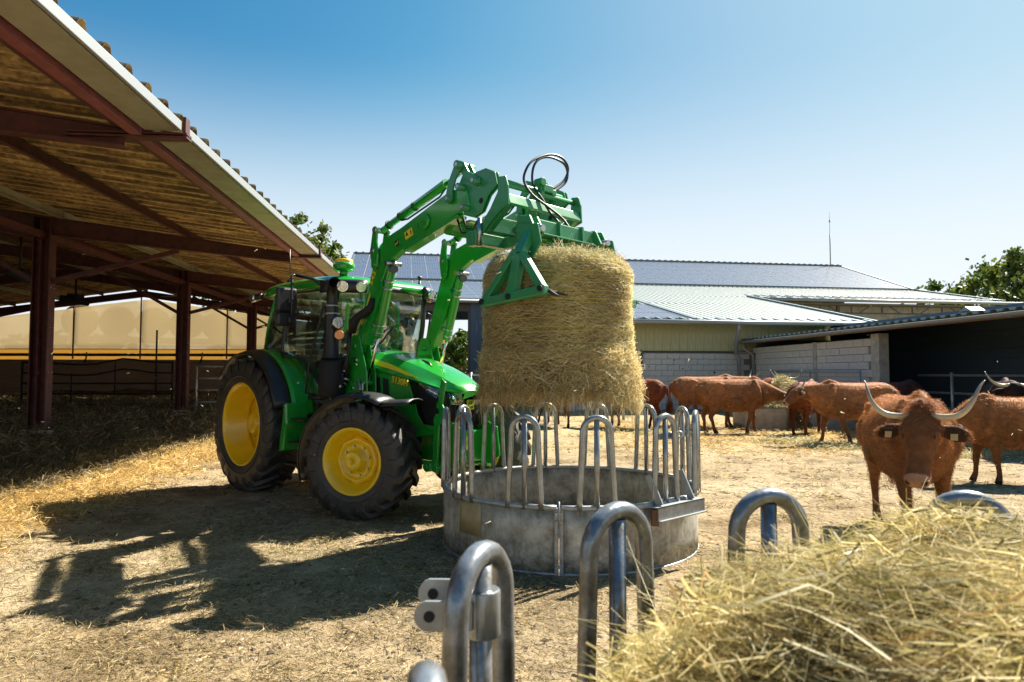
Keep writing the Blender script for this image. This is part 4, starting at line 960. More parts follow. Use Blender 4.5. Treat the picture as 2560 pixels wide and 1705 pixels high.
# lamp pods at the roof corners
for s in (-1, 1):
    q = MB(); q.grid(lambda a_, b_: (1.80 - .36 * a_ ** 2.0 + .03 * math.sin(PI * b_), s * (.42 + .38 * a_), 2.535 - .13 * b_ + .02), 8, 6); pod = q.build('lamp_pod', K, tr_, solid=.05)
    for (u, v_, r_) in ((1.81, .50, .058), (1.72, .69, .062)):
        q = MB(); q.tube([(u, s * v_, 2.48), (u + .05, s * (v_ + .02), 2.475)], [r_ * .8, r_], 16); h = q.build('work_lamp', CH, pod); q = MB(); q.tube([(u + .05, s * (v_ + .02), 2.475), (u + .056, s * (v_ + .022), 2.474)], [r_ * .95, r_ * .9], 16); q.build('lens', M['reflector'], h)
    q = MB(); q.grid(lambda a_, b_: (-.33 + .28 * a_, s * .79, 2.53 - .10 * b_ * (1 - .3 * a_)), 4, 3); pod = q.build('lamp_pod', K, tr_, solid=.05)
    q = MB(); q.tube([(-.2, s * .80, 2.48), (-.2, s * .86, 2.47)], [.04, .05], 14); q.build('work_lamp', CH, pod)
# windscreen visor strip
q = MB(); q.grid(lambda a_, b_: (1.70 + .09 * (1 - (2 * a_ - 1) ** 2), -.5 + a_, 2.52 - .06 * b_), 8, 3); q.build('visor', K, tr_, solid=.02)
# receiver dome
e = empty('gps_receiver', (1.46, -.50, 2.66)); e.parent = tr_
Mz = Matrix.Rotation(PI / 2, 3, 'X')
def lz(prof, seg=32): q = MB(); q.lathe([(r_, z) for r_, z in prof], seg, Mz); return q
q = lz([(.0, -.02), (.05, -.02), (.05, .05), (.0, .05)]); q.build('receiver_stem', G, e)
q = lz([(.0, .04), (.10, .045), (.125, .07), (.13, .11), (.115, .135), (0, .135)]); q.build('receiver_body', G, e)
q = lz([(.105, .135), (.108, .16), (.10, .178), (.06, .186), (.0, .188)]); q.build('receiver_cap', Y_, e)
q = MB(); q.tube([(.32, -.58, 2.62), (.32, -.58, 2.70)], [.06, .03], 12); q.tube([(.32, -.58, 2.70), (.30, -.58, 3.1)], .006, 6); q.build('radio_aerial', K, tr_)
q = MB(); q.tube([(1.25, .80, 2.52), (1.25, .80, 2.75)], [.03, .015], 8); q.tube([(1.25, .80, 2.75), (1.25, .80, 2.79)], .03, 8); q.build('side_aerial', K, tr_)
# exhaust
q = MB(); q.tube([(1.60, -.74, 1.66), (1.60, -.74, 1.72), (1.60, -.74, 2.25), (1.605, -.74, 2.28)], [.11, .088, .080, .080], 24); q.tube([(1.605, -.74, 2.28), (1.605, -.74, 2.36), (1.62, -.745, 2.42), (1.66, -.76, 2.47), (1.72, -.79, 2.50), (1.77, -.81, 2.51)], [.062, .062, .062, .062, .062, .064], 20, cap=False)
ex = q.build('exhaust', K, tr_, recalc=False)
q = MB(); q.tube([(1.55, -.70, 1.20), (1.55, -.70, 1.25), (1.56, -.70, 1.62), (1.58, -.72, 1.68)], [.12, .15, .15, .11], 24); q.build('silencer', M['blackm'], tr_)
for z in (2.16, 2.25): q = MB(); q.tube([(1.603, -.74, z), (1.603, -.74, z + .02)], .086, 20); q.build('clamp_ring', M['steel'], ex)
# head lamp and indicator on the exhaust side bracket
for s in (-1, 1):
    e = empty('auxiliary_lamp', (1.74, s * .76, 2.06), s * R(8)); e.parent = tr_
    q = MB(); q.tube([(-.07, 0, 0), (0, 0, 0), (.03, 0, 0)], [.05, .078, .078], 20); q.build('lamp_shell', K, e)
    q = MB(); q.tube([(.032, 0, 0), (.04, 0, 0)], [.068, .06], 20); q.build('lamp_glass', M['reflector'], e)
    q = MB(); q.tube([(-.02, s * -.04, -.14), (.03, s * -.02, -.14), (.07, 0, -.14)], [.03, .055, .05], 16); q.build('indicator', M['amber'], e)
    q = MB(); q.bar((-.02, s * -.03, -.07), (-.02, s * -.03, -.16), .03, .03, (1, 0, 0)); q.bar((-.03, s * -.12, -.12), (-.02, 0, -.12), .03, .03); q.build('lamp_bracket', K, e)
# mirrors
for s in (-1, 1):
    mu, mv = (1.10, -1.04) if s < 0 else (1.35, 1.15)
    e = empty('mirror', (mu, mv, 2.3)); e.parent = tr_
    q = MB(); q.box((0, 0, .045), (.075, .25, .29)); q.build('mirror_shell', K, e, .03)
    q = MB(); q.box((0, 0, -.185), (.075, .25, .155)); q.build('wide_angle_shell', K, e, .03)
    for z, h_ in ((.045, .25), (-.185, .12)): q = MB(); q.box((-.041, 0, z), (.004, .21, h_)); q.build('mirror_glass', CH, e)
    q = MB(); q.tube([(.07, s * -.03, -.20), (.075, s * -.03, 0), (.06, s * -.03, .30), (.05, s * -.05, .335), (.05, s * -.09, .34)], .013, 8); q.build('mirror_rod', M['gutter'] if False else K, e)
    for z in (.03, -.19): q = MB(); q.box((.055, s * -.03, z), (.05, .07, .07)); q.build('mirror_clamp', K, e, .01)
    q = MB(); q.tube([(.05, s * -.09, .34), (.22, s * -.22, .29), (.40, s * -.36, .14)], [.02, .035, .05], 8, rh=[.02, .02, .03]); q.build('mirror_arm', K, e)
# seat, wheel
q = MB(); q.box((.35, 0, 1.55), (.5, .48, .14)); q.box((.12, 0, 1.88), (.14, .46, .6)); q.build('seat', M['interior'], tr_, .05)
q = MB(); q.tube([(1.02 + .17 * math.cos(t_) * .75, .17 * math.sin(t_), 1.86 + .17 * math.cos(t_) * .5) for t_ in np.linspace(0, 2 * PI, 25)], .014, 8); q.cyl((1.02, 0, 1.86), (1.2, 0, 1.6), .03, 8); q.bar((1.02, -.16, 1.86), (1.02, .16, 1.86), .02, .02); q.build('steering_wheel', M['blackm'], tr_)

# loader masts, arms, cylinders (one set each side)
def ring_prism(mb, c, r, y0, y1, seg=16): mb.tube([(c[0], y0, c[1]), (c[0], y1, c[1])], r, seg)
for s in (-1, 1):
    v0 = s * .50
    q = MB(); mp_ = [(1.60, 1.30), (1.70, 1.86), (1.76, 1.93), (1.90, 1.92), (1.96, 1.72), (2.05, 1.50), (2.06, 1.28), (1.92, 1.10), (1.76, 1.08), (1.62, 1.20)]
    q.prism(mp_, v0 - .065, v0 - .05); q.prism(mp_, v0 + .05, v0 + .065); mast = q.build('loader_mast', G, tr_, .006)
    q = MB(); q.box((1.82, s * .42, 1.02), (.36, .30, .20)); q.box((1.80, s * .34, .86), (.5, .14, .3)); q.build('mast_bracket', G, tr_, .015)
    for (u, z, r_) in ((1.80, 1.80, .035), (1.84, 1.64, .022), (1.99, 1.38, .035), (1.78, 1.32, .02), (1.86, 1.18, .022)):
        q = MB(); q.cyl((u, v0 - .085, z), (u, v0 + .085, z), r_, 16); q.build('pin', G if r_ > .03 else M['steel'], mast)
    # main arm: closed outline, lower leg + knee + boom
    arm = [(1.76, 1.74), (1.86, 1.72), (1.92, 1.80), (2.30, 2.50), (2.42, 2.70), (2.62, 2.80), (2.95, 2.86), (3.62, 3.06), (3.72, 3.10), (3.68, 3.26), (3.45, 3.30), (2.62, 3.04), (2.38, 2.98), (2.24, 2.90), (2.14, 2.72), (2.05, 2.50)]
    q = MB(); q.prism(arm, v0 - .048, v0 + .048); la = q.build('loader_arm', G, tr_, .014, seg=3)
    q = MB(); q.prism([(1.90, 1.80), (1.99, 1.81), (2.33, 2.44), (2.28, 2.50)], v0 - .062, v0 + .062); q.build('arm_flange', G, la, .006)
    q = MB(); q.prism([(2.70, 2.775), (3.55, 3.00), (3.56, 3.03), (2.72, 2.83)], v0 - .065, v0 + .065); q.build('arm_underplate', G, la, .004)
    so_ = v0 - .049 if s < 0 else v0 + .049   # outer face
    sg = -1 if s < 0 else 1
    # round cover, decals, emblem, lettering on the outer face
    q = MB(); q.tube([(3.05, so_ + sg * .002, 3.04), (3.05, so_ + sg * .03, 3.04), (3.05, so_ + sg * .034, 3.04)], [.085, .085, .075], 28); cv = q.build('round_cover', G, la)
    q = MB()
    for dz in (-.03, .0, .03): q.box((3.05, so_ + sg * .036, 3.04 + dz), (.09, .008, .008))
    q.build('cover_ribs', G, cv)
    an2 = R(17)
    q = MB(); Mr = Matrix.Rotation(-an2, 3, 'Y'); q.box((2.78, so_ + sg * .004, 2.955), (.13, .004, .085), Mr); st2 = q.build('warning_sticker', M['sticker'], la)
    q = MB(); q.prism([(2.73, 2.93), (2.775, 2.945), (2.745, 2.98)], so_ + sg * .0065, so_ + sg * .009); q.box((2.82, so_ + sg * .0075, 2.965), (.012, .003, .05), Mr); q.build('warning_symbol', M['blackm'], st2)['kind'] = 'stuff'
    q = MB(); q.box((2.575, so_ + sg * .004, 2.885), (.055, .004, .07), Mr); bd_ = q.build('emblem_plate', M['blackm'], la, .01)
    deer_emblem(bd_, (2.575, so_ + sg * .0065, 2.885), (PI / 2, R(-10), 0 if s < 0 else PI), .85, M['sticker'])
    lt_ = text_obj('543R', .085, M['sticker'], la, (2.135, so_ + sg * .004, 2.615), (0, 0, 0), .002, 'model_lettering', .001, 1.35)
    ax_ = Vector((.36, 0, .70)).normalized(); zv = Vector((0, sg, 0)); yv = zv.cross(ax_)
    lt_.matrix_local = Matrix.Translation((2.150, so_ + sg * .004, 2.58)) @ Matrix((ax_ if s < 0 else -ax_, (zv.cross(ax_)) if s < 0 else -(zv.cross(ax_)), zv)).transposed().to_4x4() @ Matrix.Diagonal((1.3, 1, 1, 1))
    q = MB(); q.prism([(1.905, 2.055), (1.93, 2.035), (2.085, 2.35), (2.085, 2.39)], so_ + sg * .003, so_ + sg * .006); q.build('yellow_stripe', M['sticker'], la)
    # lift cylinder
    A_ = Vector((1.99, v0, 1.38)); B_ = Vector((2.42, v0, 2.66)); d_ = (B_ - A_).normalized()
    q = MB(); q.tube([A_ + d_ * .02, A_ + d_ * .65], .02, 12); q.build('lift_rod', CH, tr_)
    q = MB(); q.tube([A_ + d_ * .54, A_ + d_ * .56, A_ + d_ * 1.28, B_], [.046, .05, .05, .04], 20); lc = q.build('lift_cylinder', G, tr_)
    for k_ in (.58, .66, 1.08, 1.16): q = MB(); q.tube([A_ + d_ * k_, A_ + d_ * (k_ + .022)], .054, 20); q.build('clamp_band', M['steel'], lc)
    q = MB(); q.tube([A_ + d_ * .60 + Vector((-.0, 0, .05)) , A_ + d_ * .60 + Vector((-.14, 0, .10))], .03, 8); q.build('hose_clip', M['steel'], lc)
    # small lamp at the knee
    q = MB(); q.tube([(2.50, v0 - .05, 2.60), (2.535, v0 - .06, 2.61)], [.035, .05], 14); q.bar((2.44, v0 - .04, 2.62), (2.5, v0 - .05, 2.60), .02, .02); q.build('knee_lamp', K, tr_)
    # knee rocker
    for dv in (-.075, .075):
        q = MB(); q.prism([(2.17, 3.10), (2.21, 3.12), (2.25, 3.09), (2.24, 2.95), (2.27, 2.80), (2.25, 2.66), (2.20, 2.62), (2.15, 2.66), (2.12, 2.85)], v0 + dv - .012, v0 + dv + .012); kr = q.build('knee_rocker', G, tr_, .006)
    for (u, z, r_) in ((2.20, 2.69, .035), (2.17, 2.85, .03), (2.21, 3.075, .032), (2.44, 2.68, .026)):
        q = MB(); q.cyl((u, v0 - .10, z), (u, v0 + .10, z), r_, 14); q.cyl((u, v0 - .106, z), (u, v0 - .10, z), r_ * .6, 10); q.build('pin', M['steel'] if r_ < .033 else G, la)
    # tilt cylinder
    A_ = Vector((2.21, v0, 3.075)); B_ = Vector((3.58, v0, 3.47)); d_ = (B_ - A_).normalized()
    q = MB(); q.tube([A_, A_ + d_ * .10, A_ + d_ * .12, A_ + d_ * .36, A_ + d_ * .365, A_ + d_ * 1.13, A_ + d_ * 1.16], [.03, .03, .036, .036, .046, .046, .05], 20); tc_ = q.build('tilt_cylinder', G, tr_)
    q = MB(); q.tube([A_ + d_ * 1.15, B_], .02, 12); q.build('tilt_rod', CH, tr_)
    q = MB(); q.tube([A_ + d_ * .40 + Vector((0, 0, -.05)), A_ + d_ * .5 + Vector((0, 0, -.08)), A_ + d_ * 1.05 + Vector((0, 0, -.09)), A_ + d_ * 1.15 + Vector((0, 0, -.04))], .010, 6); q.build('oil_pipe', M['hose'], tc_)
    for k_ in (.15, .37, .62): q = MB(); q.tube([A_ + d_ * k_, A_ + d_ * (k_ + .015)], .052, 20); q.build('clamp_band', K, tc_)
    # rocker levers at the arm end
    for dv in (-.07, .07):
        q = MB(); q.prism([(3.40, 3.18), (3.45, 3.15), (3.50, 3.18), (3.50, 3.27), (3.545, 3.38), (3.63, 3.47), (3.62, 3.53), (3.57, 3.55), (3.53, 3.52), (3.44, 3.37), (3.41, 3.27)], v0 + dv - .012, v0 + dv + .012); q.build('rocker_lever', M['green2'], tr_, .006)
        q = MB(); q.prism([(3.55, 3.53), (3.59, 3.56), (3.64, 3.53), (3.70, 3.43), (3.86, 3.34), (3.86, 3.28), (3.80, 3.27), (3.66, 3.36), (3.58, 3.46)], v0 + dv * .6 - .012, v0 + dv * .6 + .012); q.build('coupling_link', M['green2'], tr_, .006)
    for (u, z, r_) in ((3.45, 3.20, .03), (3.59, 3.51, .04), (3.82, 3.31, .035), (3.61, 3.29, .035), (3.67, 3.08, .03)):
        q = MB(); q.cyl((u, v0 - .11, z), (u, v0 + .11, z), r_, 16); pn = q.build('pin', M['green2'], tr_); q = MB(); q.cyl((u, v0 - .115, z), (u, v0 - .108, z), r_ * .55, 10); q.build('pin_head', M['steel'], pn)
    # hoses dropping at the arm end
    q = MB(); q.tube([(3.55, v0 + .02, 3.02), (3.60, v0 + .02, 2.90), (3.70, v0 + .03, 2.88), (3.76, v0 + .04, 2.98)], .011, 8); q.tube([(3.50, v0 - .02, 3.02), (3.56, v0, 2.86), (3.70, v0, 2.84), (3.78, v0, 2.95)], .011, 8); q.build('arm_hose', M['hose'], tr_)
q = MB(); q.cyl((3.30, -.46, 2.97), (3.30, .46, 2.97), .085, 24); q.build('cross_tube', G, tr_)
q = MB(); q.box((3.52, 0, 2.98), (.22, .9, .02)); q.build('cross_plate', G, tr_, .004)
# hose bundle between cab side and near arm
q = MB(); q.tube([(1.86, -.64, 1.96), (1.92, -.66, 2.06), (1.98, -.64, 2.12), (2.07, -.62, 2.15), (2.14, -.58, 2.22), (2.17, -.57, 2.32)], [.05, .055, .042, .05, .045, .03], 12); q.build('hose_sleeve', M['blackm'], tr_)
for k in range(6):
    q = MB(); a_ = k * .05; q.tube([(1.86 - .01 * k, -.64 - .012 * (k % 3), 1.98), (1.83 + .02 * math.sin(k), -.66, 1.75), (1.76 + .02 * k - .05, -.64 - .02 * (k % 2), 1.55), (1.72 + .04 * math.cos(k * 2), -.62, 1.40)], .012, 6); q.build('hydraulic_hose', M['hose'], tr_)
for k in range(7):
    q = MB(); u = 1.68 + .03 * (k % 4); z = 1.36 + .045 * (k // 2); q.tube([(u, -.60, z), (u - .02, -.66, z + .03)], .014, 8); q.build('hose_coupler', M['steel'], tr_)
q = MB(); q.tube([(1.70, -.66, 1.42), (1.70, -.69, 1.42)], .06, 18); q.build('coupler_dial', K, tr_)
q = MB(); q.tube([(1.52, -.68, 1.18), (1.66, -.68, 1.30), (1.72, -.68, 1.36)], [.016, .014, .02], 8); q.build('locking_lever', M['steel'], tr_)
q = MB(); q.box((1.64, -.665, 1.48), (.05, .01, .11), Matrix.Rotation(R(-20), 3, 'Y')); q.build('yellow_tag', M['sticker'], tr_)
q = MB(); q.box((1.98, -.60, 1.34), (.12, .02, .09)); q.cyl((1.93, -.6, 1.42), (2.02, -.62, 1.30), .018, 8); q.build('lock_bracket', M['steel'], tr_, .005)
# coupling frame at the arm ends
G2 = M['green2']
for s in (-1, 1):
    v0 = s * .50; pl = [(3.58, 3.33), (3.66, 3.40), (3.92, 3.42), (4.04, 3.36), (4.07, 3.24), (3.95, 3.16), (3.86, 3.02), (3.74, 2.98), (3.62, 3.02), (3.57, 3.18)]
    q = MB(); q.prism(pl, v0 - .030, v0 - .012); q.build('coupler_plate', G2, tr_, .005)
    q = MB(); q.prism(pl, v0 + .012, v0 + .030); q.build('coupler_plate', G2, tr_, .005)
    q = MB(); q.cyl((3.86, v0 - .032, 3.12), (3.86, v0 + .032, 3.12), .028, 12); q.build('plate_hole_ring', M['blackm'], tr_)
q = MB(); q.cyl((4.02, -.5, 3.30), (4.02, .5, 3.30), .028, 16); q.build('coupler_tube', M['steel'] if False else G2, tr_)
q = MB(); q.box((3.92, 0, 2.93), (.05, 1.0, .09)); q.build('coupler_bar', G2, tr_, .005)

# driver
def remesh_obj(name, mb, m_, parent, vox=.02, smooth=6, colf=None):
    me = mb.mesh(name); o = link(name, me, None, None)
    r_ = o.modifiers.new('r', 'REMESH'); r_.mode = 'VOXEL'; r_.voxel_size = vox; r_.use_smooth_shade = True
    s_ = o.modifiers.new('s', 'SMOOTH'); s_.iterations = smooth; s_.factor = .5
    dg = bpy.context.evaluated_depsgraph_get(); dg.update()
    m2 = bpy.data.meshes.new_from_object(o.evaluated_get(dg)); bpy.data.objects.remove(o); m2.name = name
    n_ = len(m2.vertices); co = np.empty(n_ * 3, np.float32); m2.vertices.foreach_get('co', co); co = co.reshape(-1, 3)
    m2.polygons.foreach_set('use_smooth', np.ones(len(m2.polygons), bool))
    if colf is not None: vcol(m2, colf(co))
    m2.materials.clear(); return link(name, m2, m_, parent), co
dr = empty('person', tuple(T0), TZ); tag(dr, 'driver in a light blue shirt seated in the tractor cab holding the wheel', 'person')
q = MB()
q.tube([(.34, 0, 1.60), (.32, 0, 1.74), (.30, 0, 1.90), (.33, 0, 2.04), (.35, 0, 2.12)], [.16, .15, .17, .18, .07], 14, rh=[.12, .11, .12, .10, .06])
q.tube([(.36, 0, 2.08), (.38, 0, 2.2)], .055, 10); q.tube([(.37, 0, 2.14), (.39, 0, 2.2), (.40, 0, 2.28), (.39, 0, 2.36), (.38, 0, 2.39)], [.05, .072, .082, .07, .03], 14, rh=[.06, .09, .10, .085, .03])
q.tube([(.47, 0, 2.24), (.50, 0, 2.235)], [.02, .012], 8)
for s in (-1, 1):
    q.tube([(.34, s * .15, 2.04), (.45, s * .24, 1.90), (.56, s * .25, 1.80), (.74, s * .20, 1.84), (.90, s * .15, 1.88)], [.065, .055, .05, .042, .032], 10)
    q.tube([(.36, s * .10, 1.64), (.60, s * .13, 1.66), (.84, s * .14, 1.64), (.90, s * .14, 1.45), (.94, s * .14, 1.27)], [.10, .088, .07, .06, .045], 12)
    q.tube([(.92, s * .14, 1.26), (1.10, s * .14, 1.255)], [.05, .04], 10)
    q.tube([(.90, s * .15, 1.885), (.97, s * .15, 1.895)], [.035, .04], 10, rh=[.022, .02])
    for k_, L_ in enumerate((.05, .06, .058, .045)):
        yy = s * (.125 + .018 * k_); q.tube([(.96, yy, 1.90), (.96 + L_ * .7, yy, 1.90), (.965 + L_ * .7, yy, 1.865), (.96 + L_ * .3, yy, 1.85)], [.010, .009, .008, .007], 6)
    q.tube([(.93, s * .115, 1.88), (.97, s * .09, 1.87), (.99, s * .09, 1.86)], [.012, .010, .008], 6)
    q.tube([(.385, s * .078, 2.26), (.375, s * .095, 2.27)], [.02, .015], 8)
def pc(co):
    c = np.tile(np.array([.16, .28, .42]), (len(co), 1)); c[(co[:, 2] < 1.70) & (co[:, 0] > .28)] = (.03, .04, .07); c[(co[:, 2] > 2.12)] = (.45, .27, .19)
    c[(co[:, 2] > 2.31) | ((co[:, 2] > 2.24) & (co[:, 0] < .37))] = (.06, .035, .02); c[(co[:, 0] > .86) & (co[:, 2] > 1.8)] = (.45, .27, .19); c[(co[:, 2] < 1.31)] = (.02, .02, .02); return c
remesh_obj('body', q, M['skin'], dr, .011, 3, pc)

# ---------------------------------------------------------------- bale grab (implement)
gb = empty('bale_grab', tuple(T0), TZ); tag(gb, 'green hydraulic bale grab with triangular spiked arms gripping the round bale', 'bale grab')
q = MB(); q.cyl((4.13, -.52, 3.235), (4.13, .52, 3.235), .024, 16); q.build('top_tube', G2, gb)
for s in (-1, 1):
    q = MB(); q.prism([(4.10, 3.30), (4.19, 3.29), (4.22, 3.20), (4.23, 3.02), (4.14, 2.99), (4.03, 2.92), (3.86, 2.78), (3.82, 2.84), (3.99, 3.02), (4.09, 3.16)], s * .52, s * .542); q.build('end_plate', G2, gb, .005)
    q = MB(); q.bar((4.17, s * .48, 3.06), (3.88, s * .48, 2.84), .07, .09, (0, 0, 1)); q.build('side_strut', G2, gb, .006)
    q = MB(); q.box((3.80, s * .56, 2.76), (.13, .09, .14)); o_ = q.build('catch_block', G2, gb, .012); q = MB(); q.cyl((3.87, s * .56, 2.68), (3.87, s * .56, 2.95), .022, 10); q.build('catch_pin', M['steel'], o_)
q = MB(); q.prism([(4.12, 3.14), (4.20, 3.13), (4.23, 3.04), (4.21, 3.02), (4.17, 3.10), (4.11, 3.11)], -.515, .515); q.build('upper_channel', G2, gb, .004)
q = MB(); q.box((3.91, 0, 2.86), (.07, 1.02, .07)); q.build('lower_rail', G2, gb, .006)
for v_ in (-.12, .28): q = MB(); q.bar((4.17, v_, 3.05), (3.92, v_, 2.86), .09, .06); q.build('cross_strut', G2, gb, .006)
q = MB(); q.box((3.78, -.36, 2.77), (.09, .50, .11)); q.bar((3.79, -.14, 2.77), (4.28, .02, 2.80), .10, .11); q.build('carrying_beam', G2, gb, .008)
q = MB(); q.box((3.78, .36, 2.77), (.09, .50, .11)); q.bar((3.79, .14, 2.77), (4.28, .06, 2.80), .10, .11); q.build('carrying_beam', G2, gb, .008)
# main beam with stiffeners
q = MB(); q.box((4.46, -.05, 2.79), (.13, .90, .13)); q.build('main_beam', G2, gb, .008)
q = MB(); q.box((4.46, -.05, 2.715), (.24, .86, .014)); q.build('beam_sole', G2, gb, .003)
for v_ in (-.19, .14): q = MB(); q.prism([(4.38, 2.88), (4.55, 2.87), (4.56, 2.66), (4.38, 2.66)], v_ - .012, v_ + .012); q.build('stiffener', G2, gb, .003)
for v0, s in ((-.50, -1), (.34, 1)):
    q = MB(); q.prism([(4.40, 2.88), (4.55, 2.86), (4.62, 2.72), (4.55, 2.62), (4.40, 2.66)], v0 - .012, v0 + .012); q.prism([(4.40, 2.88), (4.55, 2.86), (4.62, 2.72), (4.55, 2.62), (4.40, 2.66)], v0 + s * .10 - .012, v0 + s * .10 + .012); q.build('pivot_bracket', G2, gb, .004)
    q = MB(); q.cyl((4.36, v0 + s * .05, 2.74), (4.66, v0 + s * .05, 2.74), .03, 12); q.build('pivot_pin', M['steel'], gb)
    e = empty('clamp_arm'); e.parent = gb
    vt, vb = v0 + s * .06, (-.80 if s < 0 else .60)
    def L3(u, t_): return (u, vt + (vb - vt) * (t_ ** .7), 2.72 - .60 * t_)
    top_ = Vector((4.54, vt, 2.76)); k0 = Vector((4.56, (-.74 if s < 0 else .60), 2.50)); mb_ = Vector((4.52, vb, 2.125)); bl_ = Vector((4.20, vb, 2.105)); br_ = Vector((4.88 if s < 0 else 4.78, vb, 2.165))
    q = MB(); q.prism([(4.42, 2.80), (4.66, 2.77), (4.70, 2.60), (4.60, 2.48), (4.50, 2.48), (4.44, 2.62)], vt + s * .06 - .01, vt + s * .06 + .01); q.build('arm_head', G2, e, .006)
    for A_, B_, wd_ in ((top_, k0, .10), (k0, mb_, .095), (k0 + Vector((-.03, 0, .03)), bl_, .065), (k0 + Vector((.03, 0, -.0)), br_, .065)):
        q = MB(); q.bar(A_, B_, .075, wd_, (1, 0, 0)); q.build('arm_bar', G2, e, .008)
    q = MB(); q.bar(bl_ + Vector((-.03, 0, 0)), br_ + Vector((.03, 0, 0)), .075, .085); bb_ = q.build('lower_bar', G2, e, .015)
    for P_ in (bl_, mb_, br_):
        q = MB(); q.cyl(P_ + Vector((0, s * .045, .01)), P_ + Vector((0, s * .056, .01)), .026, 12); q.build('spike_collar', M['blackm'], bb_)
        q = MB(); q.tube([P_ + Vector((0, s * -.02, .0)), P_ + Vector((.0, s * -.30, -.02))], [.02, .006], 8); q.build('spike', M['blackm'], bb_)
    q = MB(); q.tube([(4.44, v0 - s * .40, 2.70), (4.44, v0 - s * .05, 2.70)], .032, 14); cy = q.build('clamp_cylinder', G, gb); q = MB(); q.tube([(4.44, v0 - s * .05, 2.70), (4.50, v0 + s * .08, 2.66)], .016, 10); q.build('cylinder_rod', CH, cy)
q = MB(); q.tube([(4.93, -.80, 2.155), (4.97, -.78, 2.125), (5.0, -.76, 2.11)], [.018, .015, .008], 8); q.build('bent_spike', mat('rust', (.04, .02, .015), .7), gb)
# far triangle tip showing beside the bale
# hydraulic block and hose loop
q = MB(); q.tube([(4.10, -.02, 3.34), (4.20, -.02, 3.34)], .042, 16); q.box((4.15, .06, 3.29), (.09, .14, .07)); q.box((4.15, .17, 3.27), (.05, .06, .06)); q.bar((4.15, 0, 3.2), (4.15, 0, 3.32), .05, .05); q.build('valve_block', M['green2'], gb, .008)
for lp_i in (0, 1):
    if lp_i == 0: vz = [(.04, 3.36), (.10, 3.31), (.20, 3.335), (.35, 3.44), (.41, 3.57), (.32, 3.655), (.13, 3.65), (-.11, 3.54), (-.22, 3.42), (-.245, 3.30), (-.19, 3.17), (-.06, 3.08), (.08, 2.98), (.12, 2.88)]
    else: vz = [(.08, 3.35), (.14, 3.29), (.24, 3.325), (.37, 3.42), (.40, 3.53), (.33, 3.61), (.12, 3.62), (-.04, 3.56), (-.12, 3.45), (-.12, 3.30), (-.06, 3.16), (-.01, 3.02), (.02, 2.94), (.03, 2.86)]
    loop = [(4.15 + .25 * max(0, (i - 9) / 4), v_, z_) for i, (v_, z_) in enumerate(vz)]
    # smooth
    P_ = [Vector(p_) for p_ in loop]; out = []
    for i in range(len(P_) - 1):
        p0, p1, p2, p3 = P_[max(i - 1, 0)], P_[i], P_[i + 1], P_[min(i + 2, len(P_) - 1)]
        for j in range(6):
            t_ = j / 6; out.append(.5 * ((2 * p1) + (-p0 + p2) * t_ + (2 * p0 - 5 * p1 + 4 * p2 - p3) * t_ * t_ + (-p0 + 3 * p1 - 3 * p2 + p3) * t_ ** 3))
    out.append(P_[-1]); q = MB(); q.tube(out, .012, 8); q.build('hydraulic_hose', M['hose'], gb)
